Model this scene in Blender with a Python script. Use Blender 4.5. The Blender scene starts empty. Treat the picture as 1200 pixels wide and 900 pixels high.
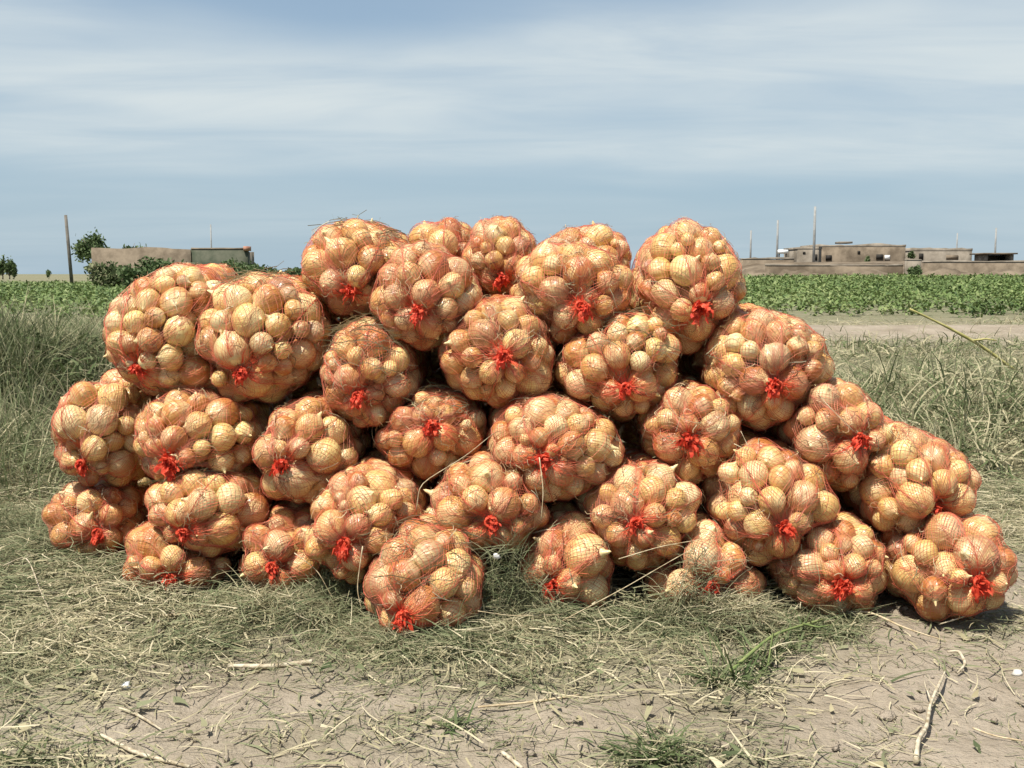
import bpy, math, random
import numpy as np
from mathutils import Vector, Matrix

random.seed(7)
RNG = np.random.default_rng(11)
scene = bpy.context.scene
COL = scene.collection

# ------------------------------------------------------------------ camera
F = 1250.0            # focal length in photo pixels (1200 wide)
H = 0.95              # eye height
PITCH = math.atan(129.0 / F)
cam_d = bpy.data.cameras.new("camera")
cam_d.lens = F / 1200.0 * 36.0
cam_d.sensor_width = 36.0
cam_d.clip_start = 0.05
cam_d.clip_end = 9000.0
cam = bpy.data.objects.new("camera", cam_d)
COL.objects.link(cam)
cam.location = (0, 0, H)
cam.rotation_euler = (math.pi / 2 - PITCH, 0, 0)
scene.camera = cam

# ------------------------------------------------------------------ sky + sun
SUN_ELEV = math.radians(65)
SUN_AZ = math.radians(-136)      # compass from +Y, clockwise: behind the camera, to its left
world = bpy.data.worlds.new("World")
scene.world = world
world.use_nodes = True
wn = world.node_tree.nodes
wl = world.node_tree.links
wn.clear()
w_out = wn.new("ShaderNodeOutputWorld")
w_bg = wn.new("ShaderNodeBackground")
w_bg.inputs["Strength"].default_value = 0.078
w_sky = wn.new("ShaderNodeTexSky")
w_sky.sky_type = 'NISHITA'
w_sky.sun_disc = False
w_sky.sun_elevation = SUN_ELEV
w_sky.sun_rotation = SUN_AZ
w_sky.air_density = 1.0
w_sky.dust_density = 0.6
w_sky.ozone_density = 1.5


def wnode(t, **kw):
    n = wn.new(t)
    for k, v in kw.items():
        setattr(n, k, v)
    return n


def wmath(op, a, b=None, clamp=False):
    n = wn.new("ShaderNodeMath")
    n.operation = op
    n.use_clamp = clamp
    for i, v in enumerate((a, b)):
        if v is None:
            continue
        if isinstance(v, (int, float)):
            n.inputs[i].default_value = v
        else:
            wl.new(v, n.inputs[i])
    return n.outputs[0]


w_tc = wnode("ShaderNodeTexCoord")
w_sep = wnode("ShaderNodeSeparateXYZ")
wl.new(w_tc.outputs["Generated"], w_sep.inputs[0])
wz = wmath('MAXIMUM', w_sep.outputs[2], 0.0)
wden = wmath('ADD', wz, 0.10)
wx = wmath('DIVIDE', w_sep.outputs[0], wden)
wy = wmath('DIVIDE', w_sep.outputs[1], wden)


def wcloud(sx, sy, off, detail, rough, lo, hi, dist=0.0):
    c = wnode("ShaderNodeCombineXYZ")
    wl.new(wmath('MULTIPLY', wx, sx), c.inputs[0])
    wl.new(wmath('MULTIPLY', wy, sy), c.inputs[1])
    c.inputs[2].default_value = off
    n = wnode("ShaderNodeTexNoise")
    n.inputs["Scale"].default_value = 1.0
    n.inputs["Detail"].default_value = detail
    n.inputs["Roughness"].default_value = rough
    n.inputs["Distortion"].default_value = dist
    wl.new(c.outputs[0], n.inputs["Vector"])
    m = wnode("ShaderNodeMapRange")
    m.interpolation_type = 'SMOOTHSTEP'
    m.inputs[1].default_value = lo
    m.inputs[2].default_value = hi
    wl.new(n.outputs[0], m.inputs[0])
    return m.outputs[0]


cl_big = wcloud(0.35, 0.5, 2.2, 3.0, 0.5, 0.30, 0.62, 0.3)
cl_fine = wcloud(0.9, 2.2, 9.1, 5.0, 0.55, 0.25, 0.75, 0.5)
warp = wcloud(0.55, 0.35, 31.0, 3.0, 0.5, 0.0, 1.0, 0.2)


def wband(z0, half, amp):
    """a sheet of thin cloud round the sky at one height, its edge wandering with the warp noise"""
    d = wmath('SUBTRACT', wmath('ADD', w_sep.outputs[2], wmath('MULTIPLY', wmath('SUBTRACT', warp, 0.5), amp)), z0)
    m = wnode("ShaderNodeMapRange")
    m.interpolation_type = 'SMOOTHSTEP'
    m.inputs[1].default_value = half
    m.inputs[2].default_value = half * 0.15
    wl.new(wmath('ABSOLUTE', d), m.inputs[0])
    return m.outputs[0]


bands = wmath('ADD', wmath('MULTIPLY', wband(0.182, 0.072, 0.10), 0.95), wmath('MULTIPLY', wband(0.112, 0.034, 0.03), 0.55))
bands = wmath('ADD', bands, wmath('MULTIPLY', cl_big, 0.30))
cl = wmath('MULTIPLY', bands, wmath('ADD', wmath('MULTIPLY', cl_fine, 0.55), 0.45))
cl = wmath('MULTIPLY', cl, 0.85, clamp=True)
w_hsv = wnode("ShaderNodeHueSaturation")
w_hsv.inputs["Saturation"].default_value = 1.0
w_hsv.inputs["Value"].default_value = 1.0
wl.new(w_sky.outputs[0], w_hsv.inputs["Color"])
w_mix = wnode("ShaderNodeMix", data_type='RGBA')
wl.new(cl, w_mix.inputs[0])
# blue-grey summer haze, thickest at the horizon
hz = wnode("ShaderNodeMapRange")
hz.interpolation_type = 'SMOOTHSTEP'
hz.inputs[1].default_value = -0.1
hz.inputs[2].default_value = 0.42
hz.inputs[3].default_value = 0.98
hz.inputs[4].default_value = 0.25
wl.new(w_sep.outputs[2], hz.inputs[0])
w_hz = wnode("ShaderNodeMix", data_type='RGBA')
wl.new(hz.outputs[0], w_hz.inputs[0])
wl.new(w_hsv.outputs[0], w_hz.inputs[6])
w_hz.inputs[7].default_value = (3.15, 4.3, 5.25, 1)
wl.new(w_hz.outputs[2], w_mix.inputs[6])
w_mix.inputs[7].default_value = (5.9, 6.5, 6.65, 1)
wl.new(w_mix.outputs[2], w_bg.inputs["Color"])
wl.new(w_bg.outputs[0], w_out.inputs[0])

sun_d = bpy.data.lights.new("sun", 'SUN')
sun_d.energy = 5.0
sun_d.angle = math.radians(0.6)
sun_d.color = (1.0, 0.95, 0.86)
sun = bpy.data.objects.new("sun", sun_d)
COL.objects.link(sun)
to_sun = Vector((math.sin(SUN_AZ) * math.cos(SUN_ELEV), math.cos(SUN_AZ) * math.cos(SUN_ELEV), math.sin(SUN_ELEV)))
sun.rotation_euler = to_sun.to_track_quat('Z', 'Y').to_euler()
sun.location = to_sun * 20

scene.view_settings.view_transform = 'Standard'
scene.view_settings.look = 'None'
scene.view_settings.exposure = 0.6
scene.view_settings.gamma = 1.0
scene.view_settings.use_curve_mapping = False
scene.render.engine = 'CYCLES'

# ------------------------------------------------------------------ helpers
CF = np.array((0, math.cos(PITCH), -math.sin(PITCH)))
CU = np.array((0, math.sin(PITCH), math.cos(PITCH)))


def ray(px, py):
    return np.array((1.0, 0, 0)) * ((px - 600) / F) + CU * ((450 - py) / F) + CF


def at(px, py, Y):
    """world point seen at a photo pixel at the depth Y (world y)"""
    d = ray(px, py)
    return np.array((0, 0, H)) + d * (Y / d[1])


def ground_at(px, py, z=0.0):
    d = ray(px, py)
    return np.array((0, 0, H)) + d * ((z - H) / d[2])


def to_px(P):
    P = np.asarray(P, float)
    v = P - np.array((0, 0, H))
    dep = v @ CF
    return 600 + F * v[..., 0] / dep, 450 - F * (v @ CU) / dep


def sm(e0, e1, x):
    t = np.clip((np.asarray(x, float) - e0) / (e1 - e0), 0, 1)
    return t * t * (3 - 2 * t)


def _h(ix, iy, s):
    n = np.sin(ix * 127.1 + iy * 311.7 + s * 74.7) * 43758.5453
    return n - np.floor(n)


def vnoise(x, y, s=0.0):
    x = np.asarray(x, float)
    y = np.asarray(y, float)
    ix, iy = np.floor(x), np.floor(y)
    fx, fy = x - ix, y - iy
    fx = fx * fx * (3 - 2 * fx)
    fy = fy * fy * (3 - 2 * fy)
    a = _h(ix, iy, s) * (1 - fx) + _h(ix + 1, iy, s) * fx
    b = _h(ix, iy + 1, s) * (1 - fx) + _h(ix + 1, iy + 1, s) * fx
    return a * (1 - fy) + b * fy


def fbm(x, y, s=0.0, o=4):
    r, a, t = 0.0, 0.5, 0.0
    for k in range(o):
        r = r + a * vnoise(x * 2 ** k, y * 2 ** k, s + k * 3.1)
        t += a
        a *= 0.5
    return r / t


def mesh_np(name, V, Q, smooth=False, attrs=None):
    V = np.ascontiguousarray(V, dtype=np.float32).reshape(-1, 3)
    Q = np.ascontiguousarray(Q, dtype=np.int32)
    n, k = Q.shape
    me = bpy.data.meshes.new(name)
    me.vertices.add(len(V))
    me.vertices.foreach_set("co", V.ravel())
    me.loops.add(n * k)
    me.loops.foreach_set("vertex_index", Q.ravel())
    me.polygons.add(n)
    me.polygons.foreach_set("loop_start", np.arange(0, n * k, k, dtype=np.int32))
    if smooth:
        me.polygons.foreach_set("use_smooth", np.ones(n, dtype=bool))
    for an, av in (attrs or {}).items():
        a = me.attributes.new(an, 'FLOAT', 'POINT')
        a.data.foreach_set("value", np.ascontiguousarray(av, dtype=np.float32).ravel())
    me.update(calc_edges=True)
    return me


def link(name, me, mat=None, parent=None):
    o = bpy.data.objects.new(name, me)
    COL.objects.link(o)
    if mat is not None and me is not None and len(me.materials) == 0:
        me.materials.append(mat)
    if parent is not None:
        o.parent = parent
    return o


def empty(name, loc):
    o = bpy.data.objects.new(name, None)
    o.empty_display_size = 0.1
    o.location = loc
    COL.objects.link(o)
    return o


def tag(o, label=None, cat=None, group=None, kind=None):
    if label:
        o["label"] = label
    if cat:
        o["category"] = cat
    if group:
        o["group"] = group
    if kind:
        o["kind"] = kind
    return o


def strips(P, W, tint=None):
    """P (S,K,3) centre points, W (S,K,3) half-width vectors -> verts, quads, tint"""
    S, K, _ = P.shape
    V = np.stack((P - W, P + W), axis=2)            # S,K,2,3
    idx = np.arange(S * K * 2).reshape(S, K, 2)
    Q = np.stack((idx[:, :-1, 0], idx[:, :-1, 1], idx[:, 1:, 1], idx[:, 1:, 0]), axis=-1).reshape(-1, 4)
    t = None
    if tint is not None:
        t = np.broadcast_to(np.asarray(tint).reshape(S, -1, 1), (S, K, 2)).reshape(-1)
    return V.reshape(-1, 3), Q, t


def tube(path, radii, n=6, cap=True):
    """tapered tube along a list of points; returns verts, quads"""
    path = np.asarray(path, float)
    radii = np.asarray(radii, float)
    K = len(path)
    T = np.gradient(path, axis=0)
    T /= np.linalg.norm(T, axis=1)[:, None] + 1e-9
    up = np.array((0, 0, 1.0)) if abs(T[0][2]) < 0.9 else np.array((1.0, 0, 0))
    A = np.cross(T, up)
    A /= np.linalg.norm(A, axis=1)[:, None] + 1e-9
    B = np.cross(A, T)
    th = np.arange(n) * 2 * math.pi / n
    V = path[:, None] + radii[:, None, None] * (np.cos(th)[None, :, None] * A[:, None] + np.sin(th)[None, :, None] * B[:, None])
    idx = np.arange(K * n).reshape(K, n)
    r = np.roll(idx, -1, axis=1)
    Q = np.stack((idx[:-1], r[:-1], r[1:], idx[1:]), axis=-1).reshape(-1, 4)
    V = V.reshape(-1, 3)
    if cap:
        b = len(V)
        V = np.vstack((V, path[0], path[-1]))
        c0 = np.stack((idx[0], np.full(n, b), np.full(n, b), r[0]), axis=-1)
        Qa = [[int(r[0][i]), int(idx[0][i]), b, b] for i in range(0)]
        # caps as quads fanning over two rim edges
        for i in range(0, n, 2):
            Qa.append([b, idx[0][(i + 2) % n], idx[0][(i + 1) % n], idx[0][i]])
            Qa.append([b + 1, idx[-1][i], idx[-1][(i + 1) % n], idx[-1][(i + 2) % n]])
        Q = np.vstack((Q, np.array(Qa)))
    return V, Q


def join(parts):
    Vs, Qs, o = [], [], 0
    for V, Q in parts:
        Vs.append(V)
        Qs.append(np.asarray(Q) + o)
        o += len(V)
    return np.vstack(Vs), np.vstack(Qs)


def box(x0, x1, y0, y1, z0, z1):
    V = np.array([(x, y, z) for x in (x0, x1) for y in (y0, y1) for z in (z0, z1)], float)
    Q = np.array([(0, 1, 3, 2), (4, 6, 7, 5), (0, 4, 5, 1), (2, 3, 7, 6), (0, 2, 6, 4), (1, 5, 7, 3)])
    return V, Q


# ------------------------------------------------------------------ materials
class NT:
    def __init__(self, name):
        self.m = bpy.data.materials.new(name)
        self.m.use_nodes = True
        self.n = self.m.node_tree.nodes
        self.l = self.m.node_tree.links
        self.n.clear()
        self.out = self.n.new("ShaderNodeOutputMaterial")
        self.b = self.n.new("ShaderNodeBsdfPrincipled")
        self.l.new(self.b.outputs[0], self.out.inputs[0])

    def set(self, sock, v):
        if hasattr(v, "is_linked") or isinstance(v, bpy.types.NodeSocket):
            self.l.new(v, sock)
        else:
            sock.default_value = v

    def math(self, op, a, b=0.0, clamp=False):
        n = self.n.new("ShaderNodeMath")
        n.operation = op
        n.use_clamp = clamp
        self.set(n.inputs[0], a)
        self.set(n.inputs[1], b)
        return n.outputs[0]

    def coord(self, which="Object"):
        return self.n.new("ShaderNodeTexCoord").outputs[which]

    def pos(self):
        return self.n.new("ShaderNodeNewGeometry").outputs["Position"]

    def noise(self, vec, scale, detail=4, rough=0.55, dist=0.0):
        n = self.n.new("ShaderNodeTexNoise")
        n.inputs["Scale"].default_value = scale
        n.inputs["Detail"].default_value = detail
        n.inputs["Roughness"].default_value = rough
        n.inputs["Distortion"].default_value = dist
        self.l.new(vec, n.inputs["Vector"])
        return n.outputs[0]

    def ramp(self, fac, stops, interp='LINEAR'):
        n = self.n.new("ShaderNodeValToRGB")
        cr = n.color_ramp
        cr.interpolation = interp
        while len(cr.elements) < len(stops):
            cr.elements.new(0.5)
        for e, (p, c) in zip(cr.elements, stops):
            e.position = p
            e.color = (*c, 1) if len(c) == 3 else c
        self.set(n.inputs[0], fac)
        return n.outputs[0]

    def mix(self, fac, a, b, mode='MIX'):
        n = self.n.new("ShaderNodeMix")
        n.data_type = 'RGBA'
        n.blend_type = mode
        self.set(n.inputs[0], fac)
        for s, v in ((n.inputs[6], a), (n.inputs[7], b)):
            if isinstance(v, tuple):
                s.default_value = (*v, 1) if len(v) == 3 else v
            else:
                self.l.new(v, s)
        return n.outputs[2]

    def rng(self, v, a, b, c=0.0, d=1.0):
        n = self.n.new("ShaderNodeMapRange")
        n.interpolation_type = 'SMOOTHSTEP'
        self.set(n.inputs[0], v)
        for i, k in enumerate((a, b, c, d)):
            n.inputs[i + 1].default_value = k
        return n.outputs[0]

    def attr(self, name):
        n = self.n.new("ShaderNodeAttribute")
        n.attribute_name = name
        return n.outputs["Fac"]

    def bump(self, h, strength=0.3, dist=0.01):
        n = self.n.new("ShaderNodeBump")
        n.inputs["Strength"].default_value = strength
        n.inputs["Distance"].default_value = dist
        self.l.new(h, n.inputs["Height"])
        self.l.new(n.outputs[0], self.b.inputs["Normal"])

    def done(self, col, rough=0.8, spec=0.3, trans=None):
        self.set(self.b.inputs["Base Color"], col)
        self.set(self.b.inputs["Roughness"], rough)
        self.b.inputs["Specular IOR Level"].default_value = spec
        if trans:      # thin leaf / thread: some light passes through
            t = self.n.new("ShaderNodeBsdfTranslucent")
            self.set(t.inputs[0], col)
            mx = self.n.new("ShaderNodeMixShader")
            mx.inputs[0].default_value = trans
            self.l.new(self.b.outputs[0], mx.inputs[1])
            self.l.new(t.outputs[0], mx.inputs[2])
            self.l.new(mx.outputs[0], self.out.inputs[0])
        return self.m


def mat_onion():
    t = NT("onion_skin")
    oc = t.coord("Object")
    oi = t.n.new("ShaderNodeObjectInfo")
    rnd = oi.outputs["Random"]
    base = t.ramp(rnd, [(0.0, (0.62, 0.36, 0.095)), (0.12, (0.77, 0.60, 0.23)), (0.26, (0.50, 0.225, 0.055)),
                        (0.36, (0.42, 0.145, 0.035)), (0.48, (0.72, 0.50, 0.17)), (0.60, (0.33, 0.15, 0.075)),
                        (0.70, (0.80, 0.69, 0.35)), (0.80, (0.46, 0.15, 0.035)), (0.90, (0.77, 0.58, 0.23)), (1.0, (0.62, 0.37, 0.11))])
    sep = t.n.new("ShaderNodeSeparateXYZ")
    t.l.new(oc, sep.inputs[0])
    # meridian streaks: noise on the direction round the axis
    nv = t.n.new("ShaderNodeVectorMath")
    nv.operation = 'NORMALIZE'
    cx = t.n.new("ShaderNodeCombineXYZ")
    t.l.new(sep.outputs[0], cx.inputs[0])
    t.l.new(sep.outputs[1], cx.inputs[1])
    t.l.new(cx.outputs[0], nv.inputs[0])
    ad = t.n.new("ShaderNodeVectorMath")
    ad.operation = 'ADD'
    cz = t.n.new("ShaderNodeCombineXYZ")
    t.l.new(t.math('ADD', t.math('MULTIPLY', sep.outputs[2], 0.22), t.math('MULTIPLY', rnd, 37.0)), cz.inputs[2])
    t.l.new(nv.outputs[0], ad.inputs[0])
    t.l.new(cz.outputs[0], ad.inputs[1])
    streak = t.noise(ad.outputs[0], 7.0, 4, 0.65)
    c = t.mix(t.rng(streak, 0.48, 0.74, 0.0, 0.55), base, (0.46, 0.195, 0.05))
    # shoulder and root end are paler
    pole = t.rng(sep.outputs[2], 0.35, 0.95, 0.0, 0.6)
    c = t.mix(pole, c, (0.82, 0.68, 0.36))
    pole2 = t.rng(sep.outputs[2], -0.55, -0.95, 0.0, 0.45)
    c = t.mix(pole2, c, (0.78, 0.62, 0.38))
    # loose papery patches
    off = t.n.new("ShaderNodeVectorMath")
    off.operation = 'ADD'
    t.l.new(oc, off.inputs[0])
    cb = t.n.new("ShaderNodeCombineXYZ")
    t.l.new(t.math('MULTIPLY', rnd, 91.0), cb.inputs[0])
    t.l.new(cb.outputs[0], off.inputs[1])
    patch = t.noise(off.outputs[0], 1.5, 3, 0.5, 0.4)
    c = t.mix(t.rng(patch, 0.54, 0.62, 0.0, 0.5), c, (0.80, 0.62, 0.28))
    dirt = t.noise(off.outputs[0], 5.0, 5, 0.7)
    c = t.mix(t.rng(dirt, 0.56, 0.72, 0.0, 0.65), c, (0.30, 0.15, 0.06))
    t.bump(streak, 0.25, 0.05)
    m = t.done(c, t.rng(dirt, 0.3, 0.7, 0.2, 0.5), 0.65)
    t.b.inputs["Sheen Weight"].default_value = 0.0
    return m


def mat_net():
    t = NT("orange_net_thread")
    a = t.attr("tint")
    p = t.pos()
    n = t.noise(p, 9.0, 2)
    c = t.ramp(a, [(0.0, (0.52, 0.12, 0.065)), (0.5, (0.64, 0.11, 0.05)), (1.0, (0.78, 0.09, 0.04))])
    c = t.mix(t.rng(n, 0.45, 0.65, 0, 0.6), c, (0.44, 0.19, 0.12))
    return t.done(c, 0.6, 0.25)


def mat_tie():
    t = NT("red_tie_plastic")
    n = t.noise(t.coord("Object"), 60.0, 3)
    c = t.ramp(n, [(0.3, (0.48, 0.03, 0.018)), (0.5, (0.74, 0.085, 0.04)), (0.75, (0.80, 0.20, 0.10))])
    return t.done(c, 0.6, 0.25, 0.3)


def mat_tint(name, stops, rough=0.85, trans=0.25, spec=0.2):
    t = NT(name)
    c = t.ramp(t.attr("tint"), stops)
    n = t.noise(t.pos(), 14.0, 3)
    c = t.mix(t.rng(n, 0.4, 0.75, 0.0, 0.3), c, (0.20, 0.16, 0.10))
    return t.done(c, rough, spec, trans)


M = {}
M['onion'] = mat_onion()
M['net'] = mat_net()
M['tie'] = mat_tie()
M['hay'] = mat_tint("dry_hay", [(0.0, (0.075, 0.10, 0.045)), (0.25, (0.15, 0.175, 0.085)), (0.5, (0.245, 0.25, 0.145)),
                                (0.75, (0.38, 0.335, 0.20)), (1.0, (0.60, 0.53, 0.36))])
M['weed'] = mat_tint("weed_leaf", [(0.0, (0.045, 0.075, 0.025)), (0.35, (0.095, 0.13, 0.05)), (0.7, (0.19, 0.215, 0.11)),
                                   (1.0, (0.46, 0.41, 0.26))])
M['fibre'] = mat_tint("root_fibre", [(0.0, (0.10, 0.055, 0.03)), (0.45, (0.24, 0.125, 0.065)), (0.75, (0.46, 0.28, 0.14)), (1.0, (0.70, 0.58, 0.36))])
M['crop'] = mat_tint("crop_leaf", [(0.0, (0.05, 0.09, 0.025)), (0.5, (0.11, 0.17, 0.045)), (1.0, (0.23, 0.28, 0.105))], 0.6, 0.15, 0.25)
M['leaf'] = mat_tint("tree_leaf", [(0.0, (0.05, 0.09, 0.03)), (0.5, (0.09, 0.14, 0.05)), (1.0, (0.15, 0.20, 0.09))], 0.6, 0.2)


def mat_simple(name, c0, c1, scale, rough=0.85, bump=0.2, spec=0.25, coord="Object", detail=5, bd=0.01):
    t = NT(name)
    n = t.noise(t.coord(coord) if coord != "Pos" else t.pos(), scale, detail, 0.6)
    c = t.mix(t.rng(n, 0.3, 0.7), c0, c1)
    if bump:
        t.bump(n, bump, bd)
    return t.done(c, rough, spec)


M['stalk'] = mat_simple("dry_stalk_skin", (0.30, 0.22, 0.12), (0.60, 0.50, 0.33), 40.0)
M['pale_stalk'] = mat_simple("bleached_stalk_skin", (0.22, 0.17, 0.10), (0.58, 0.51, 0.38), 45.0)
M['green_stalk'] = mat_simple("green_stalk_skin", (0.10, 0.15, 0.045), (0.24, 0.27, 0.10), 18.0)
M['yellow_stalk'] = mat_simple("yellow_stalk_skin", (0.26, 0.24, 0.075), (0.45, 0.40, 0.17), 12.0)
M['mud'] = mat_simple("mud_brick_plaster", (0.105, 0.082, 0.058), (0.25, 0.20, 0.145), 0.7, 0.95, 0.4, 0.1, "Pos", 6, 0.05)
M['mud2'] = mat_simple("grey_mud_plaster", (0.13, 0.11, 0.085), (0.29, 0.25, 0.20), 0.6, 0.95, 0.4, 0.1, "Pos", 6, 0.05)
M['earth'] = mat_simple("bank_earth", (0.085, 0.065, 0.045), (0.22, 0.175, 0.125), 0.45, 0.95, 0.5, 0.1, "Pos", 6, 0.2)
M['green_wall'] = mat_simple("dark_green_wall", (0.05, 0.06, 0.04), (0.11, 0.11, 0.08), 0.9, 0.9, 0.3, 0.1, "Pos", 5, 0.05)  # mottled dark grey-green colour of the ruin's end wall
M['brick_red'] = mat_simple("red_brick_course", (0.33, 0.15, 0.10), (0.42, 0.22, 0.15), 3.0)
M['wood'] = mat_simple("weathered_pole_wood", (0.10, 0.09, 0.075), (0.19, 0.17, 0.145), 2.0)
M['concrete'] = mat_simple("pole_concrete", (0.22, 0.22, 0.21), (0.33, 0.33, 0.32), 2.0)
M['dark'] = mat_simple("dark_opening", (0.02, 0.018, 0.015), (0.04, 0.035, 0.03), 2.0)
M['white'] = mat_simple("white_paint", (0.74, 0.74, 0.72), (0.82, 0.82, 0.80), 3.0, 0.5)
M['bark'] = mat_simple("tree_bark", (0.10, 0.08, 0.06), (0.18, 0.15, 0.12), 6.0)
M['stone'] = mat_simple("pale_stone", (0.42, 0.39, 0.34), (0.66, 0.63, 0.57), 30.0)
M['paper'] = mat_simple("crumpled_white_plastic", (0.70, 0.69, 0.66), (0.82, 0.81, 0.79), 20.0, 0.5)


def mat_ground():
    t = NT("dry_soil")
    p = t.pos()
    sep = t.n.new("ShaderNodeSeparateXYZ")
    t.l.new(p, sep.inputs[0])
    n1 = t.noise(p, 1.7, 6, 0.6)
    n2 = t.noise(p, 22.0, 5, 0.65)
    n3 = t.noise(p, 140.0, 3, 0.6)
    soil = t.ramp(n1, [(0.3, (0.235, 0.192, 0.143)), (0.5, (0.31, 0.257, 0.197)), (0.7, (0.37, 0.312, 0.245))])
    soil = t.mix(t.rng(n2, 0.45, 0.75, 0, 0.5), soil, (0.17, 0.138, 0.10))
    soil = t.mix(t.rng(n3, 0.58, 0.72, 0, 0.5), soil, (0.13, 0.11, 0.08))
    # green cast where stubble and small weeds cover the earth
    grass = t.ramp(t.noise(p, 3.1, 6, 0.7), [(0.3, (0.10, 0.11, 0.055)), (0.55, (0.17, 0.165, 0.095)), (0.75, (0.27, 0.24, 0.155))])
    soil = t.mix(t.attr("cover"), soil, grass)
    soil = t.mix(t.attr("crop"), soil, t.ramp(t.noise(p, 1.2, 6, 0.7), [(0.35, (0.05, 0.09, 0.025)), (0.65, (0.12, 0.16, 0.055))]))
    h = t.math('ADD', t.math('MULTIPLY', n2, 0.8), t.math('MULTIPLY', n3, 0.25))
    t.bump(h, 0.8, 0.035)
    return t.done(soil, 0.95, 0.1)


M['ground'] = mat_ground()

# ------------------------------------------------------------------ terrain
FIELD_Y0 = 21.0


def terrain(x, y):
    x = np.asarray(x, float)
    y = np.asarray(y, float)
    near = 1 - sm(12, 26, y)
    z = (fbm(x * 1.3, y * 1.3, 2.0) - 0.5) * 0.06 * near
    z = z + (fbm(x * 6, y * 6, 5.0, 3) - 0.5) * 0.05 * (1 - sm(5, 9, y))
    # weedy bank to the left behind the pile
    bx = (x + 2.95) / 0.95
    by = (y - 5.7) / 0.95
    z = z + 0.46 * np.exp(-(bx ** 2 + by ** 2))
    z = z + 0.28 * np.exp(-(((x + 2.2) / 0.8) ** 2 + ((y - 6.8) / 1.0) ** 2))
    # low hump at the right
    z = z + 0.20 * np.exp(-(((x - 3.0) / 1.0) ** 2 + ((y - 6.3) / 1.2) ** 2))
    # furrow ridge ahead of the field
    z = z + 0.10 * np.exp(-((y - 17.5 - 0.02 * x) / 1.2) ** 2) * sm(-30, -12, -np.abs(x) * 0 - 12 + 0 * x)
    z = z + 0.60 * sm(24, 95, y) * sm(-14, 16, x)
    # hay-lifted ground at the pile foot's left end
    z = z + 0.03 * sm(-0.6, -1.3, x) * np.exp(-((y - 3.3) / 0.7) ** 2)
    return z


def hay_cover(x, y):
    """how thickly dry grass lies on the ground, 0..1"""
    px, py = to_px(np.stack((x, np.maximum(y, 0.9), 0 * x), -1))
    g = lambda cx, cy, sx, sy: np.exp(-(((px - cx) / sx) ** 2 + ((py - cy) / sy) ** 2))
    d = 0.10 + 0 * px
    d = np.maximum(d, 1.0 * sm(790, 715, py + 18 * np.sin(px / 47.0)) * sm(1015, 940, px))
    d = np.maximum(d, 0.95 * g(30, 720, 190, 120))
    d = np.maximum(d, 0.8 * g(620, 770, 330, 50))
    d = np.maximum(d, 0.65 * g(840, 790, 120, 60))
    d = np.maximum(d, 0.7 * g(60, 900, 120, 40))
    d = np.maximum(d, 0.75 * g(800, 900, 130, 40))
    d = np.maximum(d, 0.40 * g(400, 860, 260, 40))
    d = np.maximum(d, 0.55 * g(1180, 735, 60, 20))
    d = np.maximum(d, 0.95 * sm(690, 610, py))
    strip = np.exp(-((y - 17.0) / 3.5) ** 2) * sm(-6, 2, x)
    d = d * (1 - 0.95 * strip)
    d = d * (0.45 + 1.1 * fbm(x * 2.3, y * 2.3, 8.0, 3))
    return np.clip(d, 0, 1)


def grid_lines(a, b, n):
    return np.linspace(a, b, n)


xs = np.concatenate((-np.geomspace(2500, 5.2, 40), np.linspace(-5, 5, 240), np.geomspace(5.2, 2500, 40)))
ys = np.concatenate((np.linspace(-4, 1.0, 12), np.linspace(1.05, 8, 190), np.geomspace(8.1, 30, 60), np.geomspace(31, 4500, 50)))
GX, GY = np.meshgrid(xs, ys)
GZ = terrain(GX, GY)
nx, ny = len(xs), len(ys)
gi = np.arange(nx * ny).reshape(ny, nx)
GQ = np.stack((gi[:-1, :-1], gi[:-1, 1:], gi[1:, 1:], gi[1:, :-1]), -1).reshape(-1, 4)
cov = np.clip(hay_cover(GX, GY) * 0.9, 0, 1)
cov = np.where(GY < 1, 0.3, cov)
cropm = 0.7 * sm(FIELD_Y0 + 4.0, FIELD_Y0 + 22, GY) * (1 - sm(92, 97, GY))
ground = link("ground", mesh_np("ground", np.stack((GX, GY, GZ), -1).reshape(-1, 3), GQ, True,
                                {"cover": cov.ravel(), "crop": cropm.ravel()}), M['ground'])
tag(ground, kind="structure")

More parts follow.
